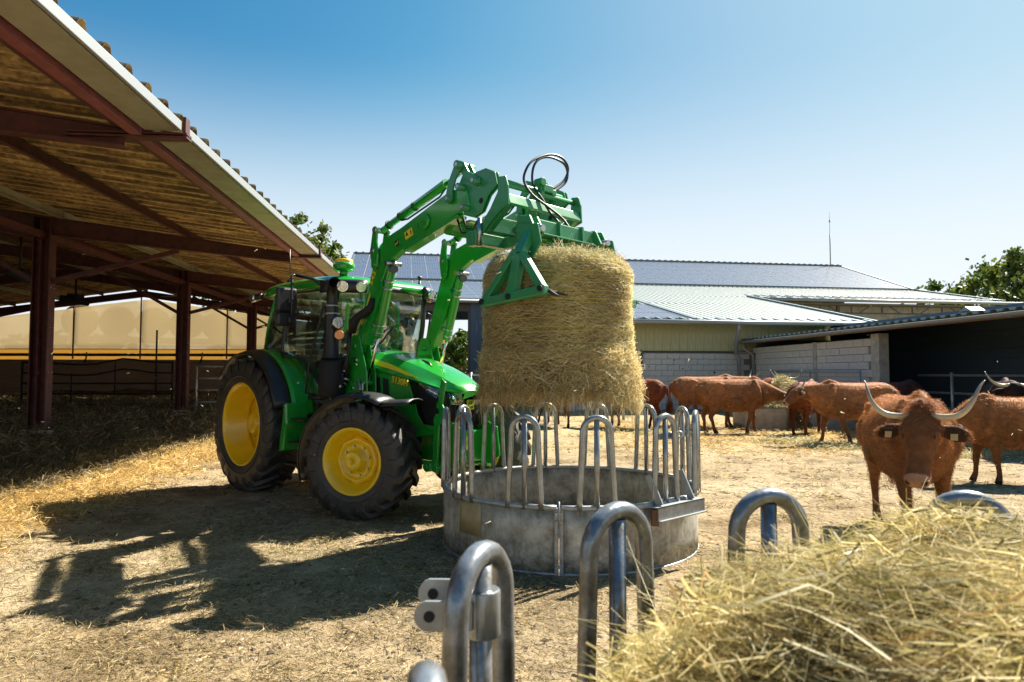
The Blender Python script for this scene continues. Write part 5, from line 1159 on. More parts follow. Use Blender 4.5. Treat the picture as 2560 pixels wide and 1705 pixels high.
# ---------------------------------------------------------------- ring feeders
def sheet_mat():
    m, nt, p, N, Lk = nm('soiled_feeder_sheet')
    tc = N.new('ShaderNodeTexCoord'); sx = N.new('ShaderNodeSeparateXYZ'); Lk.new(tc.outputs['Object'], sx.inputs[0])
    n1 = N.new('ShaderNodeTexNoise'); n1.inputs['Scale'].default_value = 6; n1.inputs['Detail'].default_value = 9; n1.inputs['Roughness'].default_value = .7; Lk.new(tc.outputs['Object'], n1.inputs['Vector'])
    n2 = N.new('ShaderNodeTexNoise'); n2.inputs['Scale'].default_value = 28; n2.inputs['Detail'].default_value = 6; Lk.new(tc.outputs['Object'], n2.inputs['Vector'])
    mp = N.new('ShaderNodeMapping'); mp.inputs['Scale'].default_value = (30, 30, 3); Lk.new(tc.outputs['Object'], mp.inputs[0]); n3 = N.new('ShaderNodeTexNoise'); n3.inputs['Scale'].default_value = 1; n3.inputs['Detail'].default_value = 4; Lk.new(mp.outputs[0], n3.inputs['Vector'])
    cr = N.new('ShaderNodeValToRGB'); e = cr.color_ramp.elements; e[0].position = .36; e[0].color = (.20, .19, .15, 1); e[1].position = .62; e[1].color = (.50, .49, .43, 1); Lk.new(n1.outputs[0], cr.inputs[0])
    # soil creeping up from the bottom edge, broken by noise, and run-off streaks
    a = N.new('ShaderNodeMath'); a.operation = 'MULTIPLY_ADD'; a.inputs[1].default_value = -3.2; a.inputs[2].default_value = .42; Lk.new(sx.outputs[2], a.inputs[0])
    b = N.new('ShaderNodeMath'); b.operation = 'MULTIPLY_ADD'; b.inputs[1].default_value = 1.9; b.inputs[2].default_value = -.75; Lk.new(n2.outputs[0], b.inputs[0])
    c = N.new('ShaderNodeMath'); c.operation = 'ADD'; c.use_clamp = True; Lk.new(a.outputs[0], c.inputs[0]); Lk.new(b.outputs[0], c.inputs[1])
    d = N.new('ShaderNodeMapRange'); d.inputs[1].default_value = .58; d.inputs[2].default_value = .72; d.inputs[4].default_value = .45; Lk.new(n3.outputs[0], d.inputs[0])
    mx = N.new('ShaderNodeMath'); mx.operation = 'MAXIMUM'; Lk.new(c.outputs[0], mx.inputs[0]); Lk.new(d.outputs[0], mx.inputs[1])
    mm = N.new('ShaderNodeMix'); mm.data_type = 'RGBA'; Lk.new(mx.outputs[0], mm.inputs[0]); Lk.new(cr.outputs[0], mm.inputs[6]); mm.inputs[7].default_value = (.055, .048, .032, 1); Lk.new(mm.outputs[2], p.inputs['Base Color'])
    p.inputs['Metallic'].default_value = .15; p.inputs['Roughness'].default_value = .55
    bp = N.new('ShaderNodeBump'); bp.inputs['Strength'].default_value = .25; bp.inputs['Distance'].default_value = .01; Lk.new(n2.outputs[0], bp.inputs['Height']); Lk.new(bp.outputs[0], p.inputs['Normal'])
    return m
M['galvp'] = sheet_mat()
def feeder(name, cx, cy, Rr, angs, label, joints, z0=0, hoop_w=.27, tube='galvw'):
    """angs: hoop angles in degrees from the camera side (-Y), positive to the right"""
    f = empty(name, (cx, cy, z0)); tag(f, label, 'ring feeder')
    def P(a_, r_, z): return (r_ * math.sin(R(a_)), -r_ * math.cos(R(a_)), z)
    js = sorted(joints)
    for i in range(len(js)):
        a0 = js[i] + .9; a1 = (js[(i + 1) % len(js)] - .9); a1 += 360 if a1 < a0 else 0
        q = MB(); q.grid(lambda s, t_: P(a0 + (a1 - a0) * s, Rr + .004 * math.sin(9 * s * 6.28) * t_, .49 * t_), 40, 4); q.build('side_sheet', M['galvp'], f, recalc=False, solid=.004)
        q = MB(); q.tube([P(a0 + (a1 - a0) * k / 30, Rr, .50) for k in range(31)], .021, 10); q.build('top_rail', M['galv'], f)
        q = MB(); q.tube([P(a0 + (a1 - a0) * k / 30, Rr, .012) for k in range(31)], .012, 6); q.build('bottom_rail', M['galv'], f)
        for ae in (a0, a1):
            q = MB(); A_ = Vector(P(ae, Rr, .0)); q.bar(A_, A_ + Vector((0, 0, .5)), .03, .02, P(ae, 1, 0)); q.build('edge_strip', M['galv'], f)
    for a_ in angs:
        rr_ = Rr
        if isinstance(a_, tuple): a_, rr_ = a_
        e = empty('hoop', P(a_, rr_, .50), R(a_)); e.parent = f
        W0, W1, Ht = hoop_w / 2, hoop_w / 2 * .80, .67
        pts = [(-W0, 0, -.02), (-W0 + .003, 0, .06)]
        pts += [(-W1 - (W0 - W1) * (1 - t_) * .8, 0, .1 + (Ht - W1 - .1) * t_) for t_ in (.3, .6, .9)]
        pts += [(-W1 * math.cos(t_), 0, Ht - W1 + W1 * math.sin(t_)) for t_ in np.linspace(.15, PI - .15, 13)]
        pts += [(-x, y, z) for x, y, z in pts[:5]][::-1]
        q = MB(); q.tube(pts, .0225, 12, up=(0, 1, 0)); q.build('bow_tube', M[tube], e)
        q = MB(); q.tube([(0, 0, -.02), (0, 0, Ht - .02)], [.022, .021], 12); q.build('centre_tube', M[tube], e)
    return f, P
FX, FY, FR = .515, 6.24, 1.125
fd, FP = feeder('ring_feeder', FX, FY, FR, (6, 37, 68, 103, 131, 160, 188, 219, 242, 266, 306, 338), 'round galvanised bale feeder ring standing empty below the hanging bale', (-8.5, 111, 235), g1(FX, FY) - .01)
# joint hardware
for aj in (-8.5, 235):
    q = MB(); c = Vector(FP(aj, FR + .01, 0))
    for z in (.07, .40, .46): q.bar(c + Vector((-.03, 0, z)), c + Vector((.03, 0, z)), .03, .018)
    q.cyl(c + Vector((0, -.01, .36)), c + Vector((0, -.01, .55)), .008, 8); q.tube([c + Vector((.014 * math.cos(t_), -.012, .12 + .02 * math.sin(t_))) for t_ in np.linspace(0, 6.28, 13)], .003, 5)
    for k in range(5): q.tube([c + Vector((.01 * math.cos(t_) * (k % 2), -.015 + .008 * math.sin(t_), .30 + .022 * k + .014 * math.cos(t_))) for t_ in np.linspace(0, 6.28, 9)], .003, 5)
    q.build('joint_pin', M['galv'], fd)
q = MB(); q.grid(lambda s, t_: FP(-56 + 14 * s, FR + .008, .22 + .25 * t_), 6, 2); q.build('name_plate', mat('blank_tan_plate', (.42, .34, .17), .5, 0, c2=(.30, .25, .13), scale=8), fd, recalc=False, solid=.002)
# drawbar bracket on the right side
A_, B_ = Vector(FP(26, FR + .01, .45)), Vector(FP(57, FR + .01, .45)); ctr = (A_ + B_) / 2; dd = (B_ - A_).normalized(); out = Vector((dd.y, -dd.x, 0))
q = MB(); q.bar(A_ + out * .02 + Vector((0, 0, .045)), B_ + out * .02 + Vector((0, 0, .045)), .20, .01); q.bar(A_ + out * .115, B_ + out * .115, .01, .10); q.bar(A_ + out * .125 + Vector((0, 0, -.05)), B_ + out * .125 + Vector((0, 0, -.05)), .04, .008); q.build('angle_shelf', M['galv'], fd)
for t_ in (.12, .80):
    c = A_.lerp(B_, t_); q = MB(); q.bar(c + out * .08 + Vector((0, 0, .05)), c + out * -.03 + Vector((0, 0, .27)), .012, .06, (0, 0, 1)); q.build('gusset', M['galv'], fd)
q = MB(); q.box(A_ + out * .06 + Vector((.02, 0, -.03)), (.05, .05, .12)); q.build('wood_block', mat('old_wood', (.13, .07, .035), .8), fd)
for t_ in (.40, .62):
    c = A_.lerp(B_, t_) + Vector((0, 0, .56)); q = MB(); q.bar(c + dd * -.07, c + dd * .05, .012, .05); q.build('lug_plate', M['galv'], fd); q = MB(); q.tube([c + dd * .07 + Vector((.022 * math.cos(a_), 0, .022 * math.sin(a_))) for a_ in np.linspace(0, 6.28, 15)], .010, 6); q.build('lug_eye', M['galv'], fd)

# foreground feeder
NX, NY, NR = .88, .85, 1.03
def nang(x, y): return math.degrees(math.atan2(x - NX, -(y - NY)))
hs = [(-.065, 1.28), (.245, 1.68), (.69, 1.88), (1.205, 1.83)]
an_l = [nang(*h_) for h_ in hs]; last = nang(-.12, .76)
an_l = [last] + an_l
a0_ = an_l[-1]; more = [a0_ - 28 * k for k in range(1, 8)]; an_l[0] = (nang(-.09, .735), math.hypot(-.09 - NX, .735 - NY))
fd2, NP = feeder('ring_feeder', NX, NY, NR, an_l + more, 'hay-filled galvanised feeder ring in the near foreground with blue-grey tube hoops', (-80, 60, 200), g1(.2, 1.6) - .01, .235, 'galvn')
# lugs and collar on the nearest tall hoop
q = MB(); c = Vector((-.059 - NX, 1.28 - NY, 1.065))
for dy, dz in ((-.028, 0), (.03, .022)):
    pl = [(-.012, -.026), (-.08, -.027)] + [(-.09 - .028 * math.cos(t_), -.0 + .028 * math.sin(t_)) for t_ in np.linspace(-1.3, 1.3, 9)] + [(-.08, .027), (-.012, .026)]
    q = MB(); q.prism([(x + c.x, z + c.z + dz) for x, z in pl], c.y + dy - .004, c.y + dy + .004); o = q.build('lug_plate', M['galv'], fd2, .002)
    q = MB(); q.cyl((c.x - .09, c.y + dy - .0065, c.z + dz), (c.x - .09, c.y + dy + .0065, c.z + dz), .010, 14); q.build('lug_hole', M['blackm'], o)
q = MB(); q.cyl((c.x + .005, c.y, c.z - .045), (c.x + .005, c.y, c.z + .04), .033, 16); q.build('collar', M['galvw'], fd2, .004)

# ---------------------------------------------------------------- hay colours
def haycol(n, kind='hay'):
    if kind == 'hay': base = np.array([[.55, .47, .23], [.42, .38, .17], [.68, .60, .36], [.22, .20, .07], [.34, .23, .10], [.80, .74, .52]]); pr = [.26, .24, .18, .14, .10, .08]
    elif kind == 'straw': base = np.array([[.62, .45, .17], [.55, .36, .12], [.72, .56, .27], [.45, .27, .08], [.35, .24, .10]]); pr = [.34, .24, .2, .12, .10]
    elif kind == 'bedding': base = np.array([[.17, .13, .065], [.07, .055, .025], [.28, .23, .13], [.13, .12, .06], [.48, .42, .27]]); pr = [.30, .30, .18, .14, .08]
    elif kind == 'bale': base = np.array([[.72, .58, .29], [.56, .49, .25], [.80, .67, .36], [.34, .31, .14], [.44, .27, .11], [.86, .77, .53]]); pr = [.28, .22, .17, .14, .12, .07]
    else: base = np.array([[.46, .35, .16], [.10, .075, .035], [.66, .53, .28], [.16, .13, .05]]); pr = [.32, .28, .2, .2]
    c = base[rng.choice(len(base), n, p=pr)]; return c * rng.uniform(.75, 1.2, (n, 1))

# ---------------------------------------------------------------- round bale held by the grab
BX, BY, BZ0, BZ1, BR = .425, 6.42, 1.335, 2.51, .69
bale = empty('round_bale', (BX, BY, BZ0)); tag(bale, 'large net-wrapped round hay bale hanging upright from the green grab', 'bale')
def brad(z, th):
    """radius of the bale at height z above its lower face"""
    t_ = z / (BZ1 - BZ0)
    r_ = BR * (1 - .11 * np.clip((t_ - .86) / .14, 0, 1) ** 2.2 ) + .006 * np.clip((.32 - t_) / .32, 0, 1)
    r_ = r_ + .005 * np.sin(3 * th + 3 * t_) + .006 * np.sin(7 * th + 9 * t_) + .003 * np.sin(z * 38 + np.sin(th * 2))
    return r_ + .005 * np.sin(5 * th - 11 * t_)
q = MB()
def bf(s, t_):
    th = 2 * PI * s; z = (BZ1 - BZ0) * t_; r_ = float(brad(z, th)) - .012; return (r_ * math.cos(th), r_ * math.sin(th), z)
q.grid(bf, 97, 40); q.add([(0, 0, -.02)] + [bf(k / 96, 0) for k in range(97)], [(0, k + 2, k + 1) for k in range(96)], True); q.add([(0, 0, BZ1 - BZ0 + .05)] + [bf(k / 96, 1) for k in range(97)], [(0, k + 1, k + 2) for k in range(96)], True)
bc_ = q.build('bale_core', M['haybase'], bale)
q = MB(); z = .36
k = 0
while z < BZ1 - BZ0 - .03:
    if rng.random() < .75:
        ph = rng.uniform(0, 6); am = rng.uniform(.004, .014)
        q.tube([((float(brad(z, th)) + .006) * math.cos(th), (float(brad(z, th)) + .006) * math.sin(th), z + am * math.sin(2 * th + ph)) for th in np.linspace(0, 2 * PI, 49)], .0028, 4, cap=False)
    z += rng.uniform(.018, .045)
o = q.build('net_strands', M['net'], bale, recalc=False); o['kind'] = 'stuff'
# wrapped surface: blades mostly lying round the bale
n = 60000; th = rng.uniform(0, 2 * PI, n); z = rng.uniform(.28, BZ1 - BZ0 + .01, n); r_ = brad(z, th) + rng.normal(0, .006, n)
P = np.stack([r_ * np.cos(th), r_ * np.sin(th), z], 1); T = np.stack([-np.sin(th), np.cos(th), 0 * th], 1); Nn = np.stack([np.cos(th), np.sin(th), 0 * th], 1)
D = T + rng.normal(0, .50, (n, 1)) * np.array([[0, 0, 1]]) + Nn * rng.normal(0, .12, (n, 1)); Cc = haycol(n, 'bale'); patch = (.72 + .7 * vnoise(th * 2.5 + 3, z * 2.2))[:, None]; Cc = np.clip(Cc * np.clip(patch, .75, 1.35) * 1.12, 0, .92)
o = blades('wrapped_hay', P, D, rng.uniform(.04, .13, n), rng.uniform(.0018, .0042, n), Cc, M['hay'], bale, 2, .12); o['kind'] = 'stuff'
# fuzz standing proud, denser on the rims
n = 9000; th = rng.uniform(0, 2 * PI, n); z = np.where(rng.random(n) < .3, BZ1 - BZ0 - .03 + rng.normal(0, .02, n), rng.uniform(0, BZ1 - BZ0, n)); r_ = brad(z, th)
P = np.stack([r_ * np.cos(th), r_ * np.sin(th), z], 1); D = np.stack([np.cos(th), np.sin(th), 0 * th], 1) * rng.uniform(.2, 1, (n, 1)) + rng.normal(0, .6, (n, 3))
o = blades('stray_hay', P, D, rng.uniform(.03, .10, n), rng.uniform(.0015, .003, n), haycol(n, 'hay'), M['hay'], bale, 2, .3); o['kind'] = 'stuff'
# loose top
n = 9000; rr_ = np.sqrt(rng.random(n)) * BR * .86; th = rng.uniform(0, 2 * PI, n); P = np.stack([rr_ * np.cos(th), rr_ * np.sin(th), (BZ1 - BZ0) + .03 + .05 * (1 - rr_ / BR) + rng.normal(0, .015, n)], 1)
o = blades('loose_top_hay', P, rng.normal(size=(n, 3)) * np.array([1, 1, .45]), rng.uniform(.05, .2, n), rng.uniform(.002, .004, n), haycol(n, 'hay'), M['hay'], bale, 2, .3); o['kind'] = 'stuff'
# unwrapped lower part, flaring and hanging; more on the right-hand rear side
n = 38000; th = rng.uniform(0, 2 * PI, n); t_ = rng.random(n); z = .34 - .43 * t_ ** 1.25
rt = np.exp(-((np.angle(np.exp(1j * (th - .0)))) / .55) ** 2)   # bulge towards +x
lf = np.exp(-((np.angle(np.exp(1j * (th - PI)))) / .45) ** 2)
out_ = (-.012 + .03 * t_ + rt * (.055 * np.sin(np.clip(t_ * 1.25, 0, 1) * PI * .6) ) + lf * .0 * t_)
z = z - rt * .10 * t_
keep = rng.random(n) < (1 - .55 * t_ * (1 - .8 * rt))
r_ = BR + .002 + out_ + rng.normal(0, .012, n); P = np.stack([r_ * np.cos(th), r_ * np.sin(th), z], 1)[keep]; th = th[keep]; t2 = t_[keep]; n = len(P)
T = np.stack([-np.sin(th), np.cos(th), 0 * th], 1); D = T * rng.normal(0, 1.0, (n, 1)) + rng.normal(0, .24, (n, 3)); D[:, 2] -= 1.1 * t2 ** 2 + .15
o = blades('unwrapped_hay', P, D, rng.uniform(.05, .17, n), rng.uniform(.0022, .005, n), haycol(n, 'bale') * 1.15, M['hay'], bale, 3, .28); o['kind'] = 'stuff'
# the lower skirt volume (fills behind the blades) and wisps
n = 7000; th = rng.uniform(0, 2 * PI, n); r_ = np.sqrt(rng.random(n)) * (BR + .05); P = np.stack([r_ * np.cos(th), r_ * np.sin(th), -rng.random(n) ** 2 * .09 + .02], 1)
o = blades('underside_hay', P, rng.normal(size=(n, 3)) * np.array([1, 1, .5]) + np.array([0, 0, -.4]), rng.uniform(.08, .25, n), rng.uniform(.003, .005, n), haycol(n, 'straw') * .9, M['hay'], bale, 2, .3); o['kind'] = 'stuff'
nw = 300; th = rng.uniform(0, 2 * PI, nw); P = []; D = []; 
for k in range(nw):
    c0 = np.array([(BR + .02) * math.cos(th[k]), (BR + .0) * math.sin(th[k]), -.04]); m_ = rng.integers(2, 9)
    for j in range(m_): P.append(c0 + rng.normal(0, .02, 3) + np.array([0, 0, -.04 * j * rng.random()])); D.append(np.array([0, 0, -1]) + rng.normal(0, .25, 3))
P = np.array(P); o = blades('hanging_wisps', P, np.array(D), rng.uniform(.1, .3, len(P)), rng.uniform(.002, .004, len(P)), haycol(len(P), 'hay'), M['hay'], bale, 3, .2); o['kind'] = 'stuff'

# ---------------------------------------------------------------- cattle
def lerp(a, b, t_): return a + (b - a) * t_
def cow(name_label, x, y, face, s=1.0, poll=(1.22, 0, 1.18), muzz=(1.62, 0, .95), swings=(0, 0, 0, 0), lat=(0, 0), tone=(.17, .052, .018), horn='side', fur=7000, vox=.02, tail_a=0, hl=.13, group=None, headroll=0, detail=False, barrel=1.0, cat='cow', hornspan=1.0):
    """face: heading in degrees of the yard plane; poll and muzz in cow space (x forward); returns root"""
    root = empty('cow', (x, y, g1(x, y) - .01), R(face)); root.scale = (s, s, s); tag(root, name_label, cat, group)
    q = MB(); NP_ = 18
    def sec(pts):
        P_ = [p_[0] for p_ in pts]; q.tube(P_, [p_[1] for p_ in pts], NP_, up=(0, 0, 1), rh=[p_[2] for p_ in pts])
    bz = barrel
    spine = [((-.98, 0, 1.06), .07, .09), ((-.93, 0, 1.06), .17, .20), ((-.80, 0, 1.04), .235, .30), ((-.62, 0, 1.02), .265, .335), ((-.40, 0, .985), .275 * bz, .36), ((-.15, 0, .94), .315 * bz, .405), ((.12, 0, .935), .32 * bz, .41), ((.36, 0, .96), .28 * bz, .40), ((.55, 0, 1.0), .235, .375), ((.70, 0, 1.03), .17, .30), ((.80, 0, 1.04), .12, .2)]
    sec([(Vector(a), b, c) for a, b, c in spine])
    pv_, mv_ = Vector(poll), Vector(muzz)
    hd = (mv_ - pv_).normalized(); L = (mv_ - pv_).length
    upn = Vector((0, 0, 1)) if abs(hd.z) < .8 else Vector((1, 0, 0)).cross(Vector((0, 0, 0)))if False else Vector((0, 0, 1))
    fwd_h = Vector((pv_.x - .6, pv_.y, 0)).normalized()
    # head up vector: perpendicular to head direction, roughly towards the sky / forehead side
    hu = (Vector((0, 0, 1)) - hd * hd.z)
    if hd.z < -.75: hu = (fwd_h - hd * hd.dot(fwd_h))
    if muzz[2] < poll[2] - .05 and hd.z < -.5: hu = (fwd_h * .6 + Vector((0, 0, .6)) - hd * hd.dot(fwd_h * .6 + Vector((0, 0, .6))))
    hu.normalize(); hs_ = hd.cross(hu).normalized()
    if headroll: 
        Mh = Matrix.Rotation(R(headroll), 3, hd); hu = Mh @ hu; hs_ = Mh @ hs_
    # neck
    n0 = Vector((.50, 0, 1.03)); n3 = pv_ - hu * .09 + hd * .02; n1 = n0.lerp(n3, .33) + Vector((0, 0, .03)); n2 = n0.lerp(n3, .68) + Vector((0, 0, .02))
    q.tube([n0, n1, n2, n3], [.20, .165, .125, .105], NP_, up=(0, 0, 1), rh=[.32, .255, .185, .135])
    q.tube([Vector((.62, 0, .78)), n1 - Vector((0, 0, .20)), n2 - Vector((0, 0, .15))], [.07, .045, .03], 10, up=(0, 0, 1), rh=[.14, .09, .05])
    # head
    def H_(t_, u_=0, v_=0): return pv_ + hd * (t_ * L) + hu * u_ + hs_ * v_
    hp_ = [(-.06, -.07, .08, .07), (0, -.055, .13, .095), (.12, -.055, .142, .115), (.30, -.065, .135, .125), (.42, -.07, .118, .118), (.60, -.075, .092, .095), (.78, -.075, .086, .080), (.90, -.07, .098, .078), (.97, -.07, .086, .066), (1.0, -.07, .05, .04)]
    q.tube([H_(t_, u_) for t_, u_, _, _ in hp_], [a for _, _, a, _ in hp_], NP_, up=tuple(hu), rh=[b for _, _, _, b in hp_])
    q.tube([H_(.28, -.13), H_(.5, -.135), H_(.72, -.115)], [.055, .05, .035], 10, up=tuple(hu), rh=[.06, .05, .03])
    for sd in (-1, 1):   # brow, ears, nostrils
        q.tube([H_(.20, .02, sd * .06), H_(.29, .0, sd * .122), H_(.38, -.03, sd * .115)], [.028, .034, .02], 8)
        e0 = H_(.17, -.06, sd * .11); ed = (hs_ * sd - hu * .12 + hd * .22).normalized()
        q.tube([e0, e0 + ed * .05, e0 + ed * .13, e0 + ed * .20, e0 + ed * .245], [.022, .05, .072, .05, .012], 10, up=tuple(hd), rh=[.02, .018, .016, .014, .010]) if False else q.tube([e0 - ed * .03, e0 + ed * .05, e0 + ed * .13, e0 + ed * .21, e0 + ed * .255], [.03, .026, .025, .022, .014], 12, up=tuple(hd), rh=[.03, .055, .078, .058, .016])
        q.tube([H_(.90, -.03, sd * .045), H_(.97, -.035, sd * .055)], [.03, .022], 8)
    for sd in (-1, 1):   # hip bones, shoulder blades, thigh and rib swell
        q.tube([(-.52, sd * .20, 1.24), (-.46, sd * .235, 1.22), (-.38, sd * .20, 1.20)], [.045, .055, .04], 10)
        q.tube([(.42, sd * .12, 1.33), (.47, sd * .215, 1.12), (.50, sd * .24, .92), (.56, sd * .18, .82)], [.04, .07, .085, .07], 10)
        q.tube([(-.88, sd * .13, 1.18), (-.84, sd * .19, 1.0), (-.74, sd * .2, .84)], [.05, .10, .11], 10)
        q.tube([(-.2, sd * .24, .80), (.05, sd * .26, .78)], [.12, .12], 10)
    q.tube([(.30, 0, 1.33), (.46, 0, 1.365), (.60, 0, 1.32)], [.05, .06, .05], 10)
    # legs
    def leg(pts, sw, sd, latv=0):
        top = Vector(pts[0][0]); Mr = Matrix.Rotation(R(sw), 3, 'Y'); out_p = []
        for i, (p_, a, b) in enumerate(pts):
            v_ = Mr @ (Vector(p_) - top) + top
            out_p.append(v_)
        dz = min(p_.z for p_ in out_p); 
        for i, v_ in enumerate(out_p):
            tt = i / (len(out_p) - 1); v_.z -= dz * tt; v_.y = v_.y * sd + latv * tt
        q.tube(out_p, [a for _, a, _ in pts], 12, up=(1, 0, 0), rh=[b for _, _, b in pts])
    fl = [((.46, .15, .95), .10, .19), ((.44, .17, .74), .085, .14), ((.43, .17, .58), .062, .085), ((.45, .165, .44), .05, .058), ((.455, .165, .37), .048, .056), ((.445, .165, .26), .034, .04), ((.445, .165, .14), .036, .042), ((.465, .165, .07), .044, .052), ((.49, .165, .0), .05, .06)]
    hl_ = [((-.62, .14, 1.0), .13, .25), ((-.62, .17, .80), .11, .215), ((-.60, .175, .66), .085, .15), ((-.68, .165, .52), .052, .085), ((-.735, .16, .43), .042, .062), ((-.70, .16, .28), .034, .042), ((-.69, .16, .14), .036, .044), ((-.66, .16, .07), .045, .055), ((-.63, .16, 0), .05, .06)]
    leg(fl, swings[0], 1, lat[0]); leg(fl, swings[1], -1, lat[0]); leg(hl_, swings[2], 1, lat[1]); leg(hl_, swings[3], -1, lat[1])
    # tail
    ta_ = tail_a; tp = [Vector((-.96, 0, 1.17)), Vector((-1.03, ta_ * .02, 1.08)), Vector((-1.05, ta_ * .05, .85)), Vector((-1.03, ta_ * .09, .55))]
    q.tube(tp, [.05, .04, .028, .022], 10)
    base = np.array(tone)
    def cf(co):
        n_ = len(co); c = np.tile(base, (n_, 1))
        c = c * (1 + .9 * fbm(co[:, 0] * 3.5 + 5, co[:, 2] * 3 + co[:, 1] * 2, 4))[:, None]; c = c * (.78 + .5 * np.clip((co[:, 2] - .75) / .5, 0, 1))[:, None]  # mottled coat; upper body painted lighter, as if sunlit along the back
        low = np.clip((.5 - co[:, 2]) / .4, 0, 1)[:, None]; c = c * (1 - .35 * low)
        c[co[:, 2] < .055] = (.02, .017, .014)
        dv = (co - np.array(H_(.90, -.05))) @ np.array([list(hd), list(hu), list(hs_)]).T
        mz = (np.abs(dv[:, 0]) < .14) & (np.hypot(dv[:, 1], dv[:, 2]) < .13) & (dv[:, 0] > .0 - .02); c[mz] = c[mz] * .2 + np.array([.36, .20, .12]) * .8
        hm = ((co - np.array(pv_)) @ np.array(hd) > -.02) & (np.linalg.norm(co - np.array(H_(.45, -.07)), axis=1) < .34); c[hm & ~mz] *= .62
        for sd in (-1, 1):
            no = np.linalg.norm(co - np.array(H_(.955, -.045, sd * .055)), axis=1) < .026; c[no] = (.02, .012, .01)
            ea = co - np.array(H_(.23, -.08, sd * .24)); ei = (np.linalg.norm(ea, axis=1) < .085) & (ea @ np.array(hu) > .002); c[ei] *= .4
        return c
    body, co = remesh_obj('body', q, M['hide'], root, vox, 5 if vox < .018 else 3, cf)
    # eyes
    for sd in (-1, 1):
        e = MB(); c = H_(.33, .0, sd * .120); e.tube([c - hs_ * sd * .012, c - hs_ * sd * .004, c + hs_ * sd * .006], [.02, .024, .010], 12, up=tuple(hd)); e.build('eye', M['eye'], root)
    # horns
    for sd in (-1, 1):
        if horn == 'none': break
        k_ = hornspan; b0 = H_(.03, .0, sd * .075); up_ = hu if hd.z > -.5 else (hu * .25 - hd * .95).normalized()
        if horn == 'lyre': hp2 = [(0, 0, 0), (.10, -.005, -.01), (.22, .0, .015), (.31, .05, .05), (.37, .14, .07), (.405, .24, .06), (.43, .32, .03), (.455, .37, .01)]
        elif horn == 'wide': hp2 = [(0, 0, 0), (.08, -.01, 0), (.18, .0, .02), (.27, .06, .04), (.32, .15, .03), (.34, .24, 0)]
        elif horn == 'short': hp2 = [(0, 0, 0), (.05, .04, 0), (.07, .11, .02), (.06, .19, .03)]
        else: hp2 = [(0, 0, 0), (.08, .01, .0), (.16, .07, .03), (.20, .16, .05), (.21, .24, .03)]
        pts = [b0 + hs_ * sd * a * k_ + up_ * b * k_ + hu * c * k_ for a, b, c in hp2]; m_ = len(pts)
        rad = [(.028 if horn in ('lyre',) else .032) * (1 - (i / (m_ - 1)) ** 1.5 * .88) for i in range(m_)]
        fine = []; fr = []
        for i in range(m_ - 1):
            p0, p1, p2, p3 = pts[max(i - 1, 0)], pts[i], pts[i + 1], pts[min(i + 2, m_ - 1)]
            for j in range(4):
                t_ = j / 4; fine.append(.5 * ((2 * p1) + (-p0 + p2) * t_ + (2 * p0 - 5 * p1 + 4 * p2 - p3) * t_ * t_ + (-p0 + 3 * p1 - 3 * p2 + p3) * t_ ** 3)); fr.append(lerp(rad[i], rad[i + 1], t_))
        fine.append(pts[-1]); fr.append(rad[-1])
        e = MB(); e.tube(fine, fr, 12); o = e.build('horn', M['horn'], root); 
        nv = len(o.data.vertices); cv_ = np.zeros((nv, 3)); cc = np.empty(nv * 3, np.float32); o.data.vertices.foreach_get('co', cc); cc = cc.reshape(-1, 3)
        fp = np.array([list(p_) for p_ in fine]); ti = np.argmin(((cc[:, None] - fp[None]) ** 2).sum(2), 1) / (len(fine) - 1)
        iv = np.array([.55, .46, .30]); gr_ = np.array([.30, .24, .19]); tp_ = np.array([.10, .09, .085]) if horn == 'short' or horn == 'side' else np.array([.42, .38, .33])
        t1 = np.clip((ti - .35) / .3, 0, 1)[:, None]; t2_ = np.clip((ti - .75) / .2, 0, 1)[:, None]
        vcol(o.data, (iv * (1 - t1) + gr_ * t1) * (1 - t2_) + tp_ * t2_)
    # tail switch
    n_ = 260; P_ = np.array([-1.03, ta_ * .09, .52]) + rng.normal(0, .018, (n_, 3)) * np.array([1, 1, 3]); o = blades('tail_switch', P_, np.array([0, 0, -1]) + rng.normal(0, .12, (n_, 3)), rng.uniform(.2, .36, n_), rng.uniform(.003, .006, n_), np.tile(base * .8, (n_, 1)) * rng.uniform(.6, 1.5, (n_, 1)), M['hair'], root, 2, .15); o['kind'] = 'stuff'
    if fur:
        mh = body.data; na = len(mh.polygons); ar = np.empty(na); mh.polygons.foreach_get('area', ar); ce = np.empty(na * 3); mh.polygons.foreach_get('center', ce); ce = ce.reshape(-1, 3); no = np.empty(na * 3); mh.polygons.foreach_get('normal', no); no = no.reshape(-1, 3)
        wgt = ar * np.clip((ce[:, 2] - .15) * 4, .1, 1); wgt /= wgt.sum(); ii = rng.choice(na, fur, p=wgt)
        P_ = ce[ii] + rng.normal(0, vox * .4, (fur, 3)); N_ = no[ii]
        flow = np.array([-1, 0, -.55]); F_ = flow - N_ * (N_ @ flow)[:, None]; D_ = F_ * .8 + N_ * .55 + rng.normal(0, .28, (fur, 3))
        # curls on the back
        ln = rng.uniform(.014, .028, fur) / max(s, .5)
        onh = np.linalg.norm(P_ - np.array(H_(.5, -.07)), axis=1) < .33; ln[onh] *= .45
        ond = ~((np.linalg.norm(P_ - np.array(H_(.93, -.05)), axis=1) < .10)); 
        wf = .003 if detail else .006
        cc = cf(P_) * rng.uniform(.6, 1.9, (fur, 1)) * np.array([1.2, 1.25, .95]); P_ = P_ + N_ * (ln * .35)[:, None]
        o = blades('coat', P_[ond], D_[ond], ln[ond], np.full(ond.sum(), wf), cc[ond], M['hair'], root, 1, .2); o['kind'] = 'stuff'
